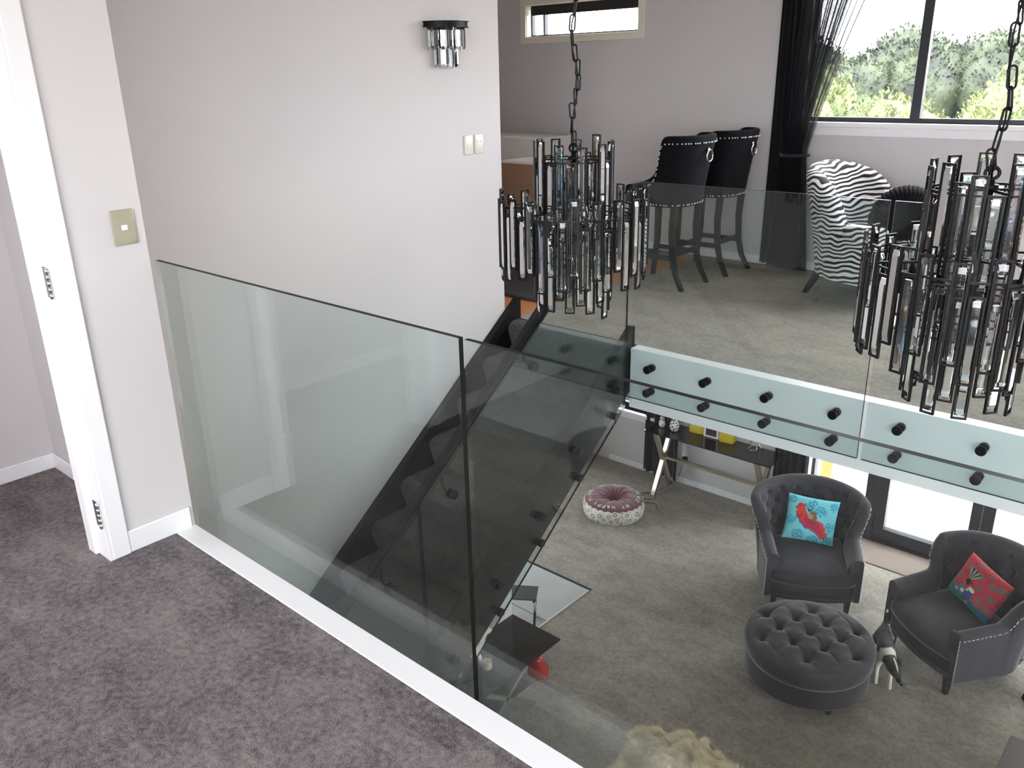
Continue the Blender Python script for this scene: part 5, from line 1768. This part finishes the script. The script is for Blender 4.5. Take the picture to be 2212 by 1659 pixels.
shrub('bright shrub outside at the right edge of the window view', -0.3, 12.8, 1.8, 1.35, 25)
# ------------------------------------------------------------------ the dog
def skin_body(nodes, edges, sub=2):
    """nodes: name -> (pos, radius); edges list; returns evaluated mesh"""
    names = list(nodes)
    me = bpy.data.meshes.new('body_skeleton')
    me.from_pydata([nodes[n][0] for n in names], [(names.index(a), names.index(b)) for a, b in edges], [])
    o = bpy.data.objects.new('body_skeleton', me); COL.objects.link(o)
    md = o.modifiers.new('skin', 'SKIN'); md.branch_smoothing = 0.6
    for i, n in enumerate(names):
        r = nodes[n][1]
        me.skin_vertices[0].data[i].radius = r if isinstance(r, tuple) else (r, r)
    me.skin_vertices[0].data[0].use_root = True
    sb = o.modifiers.new('sub', 'SUBSURF'); sb.levels = sub; sb.render_levels = sub
    dg = bpy.context.evaluated_depsgraph_get()
    m2 = bpy.data.meshes.new_from_object(o.evaluated_get(dg))
    bpy.data.objects.remove(o)
    return m2
# local frame: dog faces -y (towards the camera side), x to its left
ND = {
    'pelvis': ((0, 0.20, 0.265), (0.074, 0.074)), 'waist': ((0, 0.10, 0.27), (0.070, 0.068)), 'rib': ((0, 0.0, 0.262), (0.080, 0.082)), 'chest': ((0.0, -0.09, 0.262), (0.076, 0.080)),
    'neck': ((0.01, -0.155, 0.285), (0.055, 0.052)), 'head0': ((0.03, -0.215, 0.27), (0.056, 0.050)), 'head1': ((0.045, -0.25, 0.25), (0.048, 0.043)), 'muz': ((0.072, -0.295, 0.215), (0.024, 0.022)), 'nose': ((0.088, -0.325, 0.198), (0.015, 0.014)),
    'tail0': ((0, 0.262, 0.305), 0.016), 'tail1': ((0.005, 0.285, 0.36), 0.012), 'tail2': ((0.01, 0.280, 0.41), 0.007),
    'fls': ((0.045, -0.10, 0.20), 0.030), 'fle': ((0.050, -0.085, 0.135), 0.021), 'flw': ((0.046, -0.125, 0.065), 0.016), 'flp': ((0.046, -0.150, 0.016), 0.017), 'flt': ((0.046, -0.178, 0.013), 0.014),
    'frs': ((-0.045, -0.10, 0.20), 0.030), 'fre': ((-0.050, -0.08, 0.13), 0.021), 'frw': ((-0.048, -0.10, 0.065), 0.016), 'frp': ((-0.048, -0.112, 0.016), 0.017), 'frt': ((-0.048, -0.14, 0.013), 0.014),
    'hls': ((0.050, 0.20, 0.215), 0.042), 'hlk': ((0.056, 0.155, 0.145), 0.028), 'hlh': ((0.056, 0.235, 0.085), 0.016), 'hlp': ((0.056, 0.215, 0.018), 0.016), 'hlt': ((0.056, 0.180, 0.013), 0.014),
    'hrs': ((-0.050, 0.20, 0.215), 0.042), 'hrk': ((-0.056, 0.17, 0.145), 0.028), 'hrh': ((-0.056, 0.255, 0.085), 0.016), 'hrp': ((-0.056, 0.24, 0.018), 0.016), 'hrt': ((-0.056, 0.205, 0.013), 0.014),
}
ED = [('pelvis', 'waist'), ('waist', 'rib'), ('rib', 'chest'), ('chest', 'neck'), ('neck', 'head0'), ('head0', 'head1'), ('head1', 'muz'), ('muz', 'nose'), ('pelvis', 'tail0'), ('tail0', 'tail1'), ('tail1', 'tail2')]
for s in ('fl', 'fr'):
    ED += [('chest', s+'s'), (s+'s', s+'e'), (s+'e', s+'w'), (s+'w', s+'p'), (s+'p', s+'t')]
for s in ('hl', 'hr'):
    ED += [('pelvis', s+'s'), (s+'s', s+'k'), (s+'k', s+'h'), (s+'h', s+'p'), (s+'p', s+'t')]
t = thing('dog', 'small black and white dog stepping out between the round ottoman and the armchair', 'dog', (-1.475, 5.80, F), math.radians(22))
t.scale = (1.0, 1.0, 1.0)
me = skin_body(ND, ED, 3)
me.name = 'body'
me.materials.clear(); me.materials.append(vcol_mat('short_dog_coat', 0.65, 0.2, 0.3, 260))
me.polygons.foreach_set('use_smooth', [True]*len(me.polygons))
dogb = new('body', me, t)
cols = []
for v in me.vertices:
    x, y, z = v.co
    n = 0.02*noise.noise(v.co*22)
    blk = lin(34, 32, 33); wht = lin(222, 216, 204); tan = lin(150, 104, 72)
    c = blk
    if z < 0.150+n and y < 0.3:
        c = wht
    if z < 0.195+n and abs(x) < 0.035 and -0.1 < y < 0.15:
        c = wht
    if -0.165+n < y < -0.095+n and z > 0.12:
        c = wht                       # white collar and shoulders
    if y < -0.05 and y > -0.165 and z < 0.24 and x < -0.01:
        c = wht
    if y < -0.255 and z < 0.225+n:
        c = tan if x < 0.055 else blk
    if y < -0.20 and abs(x-0.045-(-y-0.22)*0.4) < 0.006 and z > 0.255:
        c = wht
    if y < -0.312:
        c = lin(16, 14, 14)
    if y > 0.24 and z > 0.385:
        c = wht
    if 0.155+n < y < 0.205+n and x > 0.028 and z > 0.22:
        c = wht
    cols.append(c)
paint(dogb, cols)
for s in (-1, 1):
    bm = B()
    a = Vector((0.032+s*0.034, -0.205, 0.300)); 
    # folded button ear: a soft triangular flap
    pts = [(0, 0.018, 0), (0, -0.018, 0.004), (s*0.018, -0.020, -0.014), (s*0.026, -0.006, -0.036), (s*0.020, 0.012, -0.018)]
    V = [bm.verts.new(a+Vector(q)) for q in pts]
    f = bm.faces.new(V)
    r = bmesh.ops.extrude_face_region(bm, geom=[f])
    for v in [g for g in r['geom'] if isinstance(g, bmesh.types.BMVert)]:
        v.co += Vector((s*0.004, 0, 0.004))
    bmesh.ops.recalc_face_normals(bm, faces=bm.faces)
    bmesh.ops.subdivide_edges(bm, edges=bm.edges[:], cuts=1, smooth=0.5)
    obj('ear', bm, mat('black_dog_ear', srgb(30, 28, 29), 0.7, noise_amt=0.1), t, smooth=True)
    bm = B(); bmesh.ops.create_uvsphere(bm, u_segments=12, v_segments=8, radius=0.0075, matrix=Matrix.Translation((0.052+s*0.024, -0.279, 0.262)))
    obj('eye', bm, mat('dark_glossy_eye', srgb(12, 9, 8), 0.05, spec=0.8, noise_amt=0.05), t, smooth=True)
bm = B(); bmesh.ops.create_uvsphere(bm, u_segments=12, v_segments=8, radius=0.010, matrix=Matrix.Translation((0.093, -0.337, 0.198))@Matrix.Diagonal((1, 0.8, 0.8, 1)))
obj('nose', bm, mat('black_wet_nose', srgb(10, 9, 10), 0.2, noise_amt=0.05), t, smooth=True)
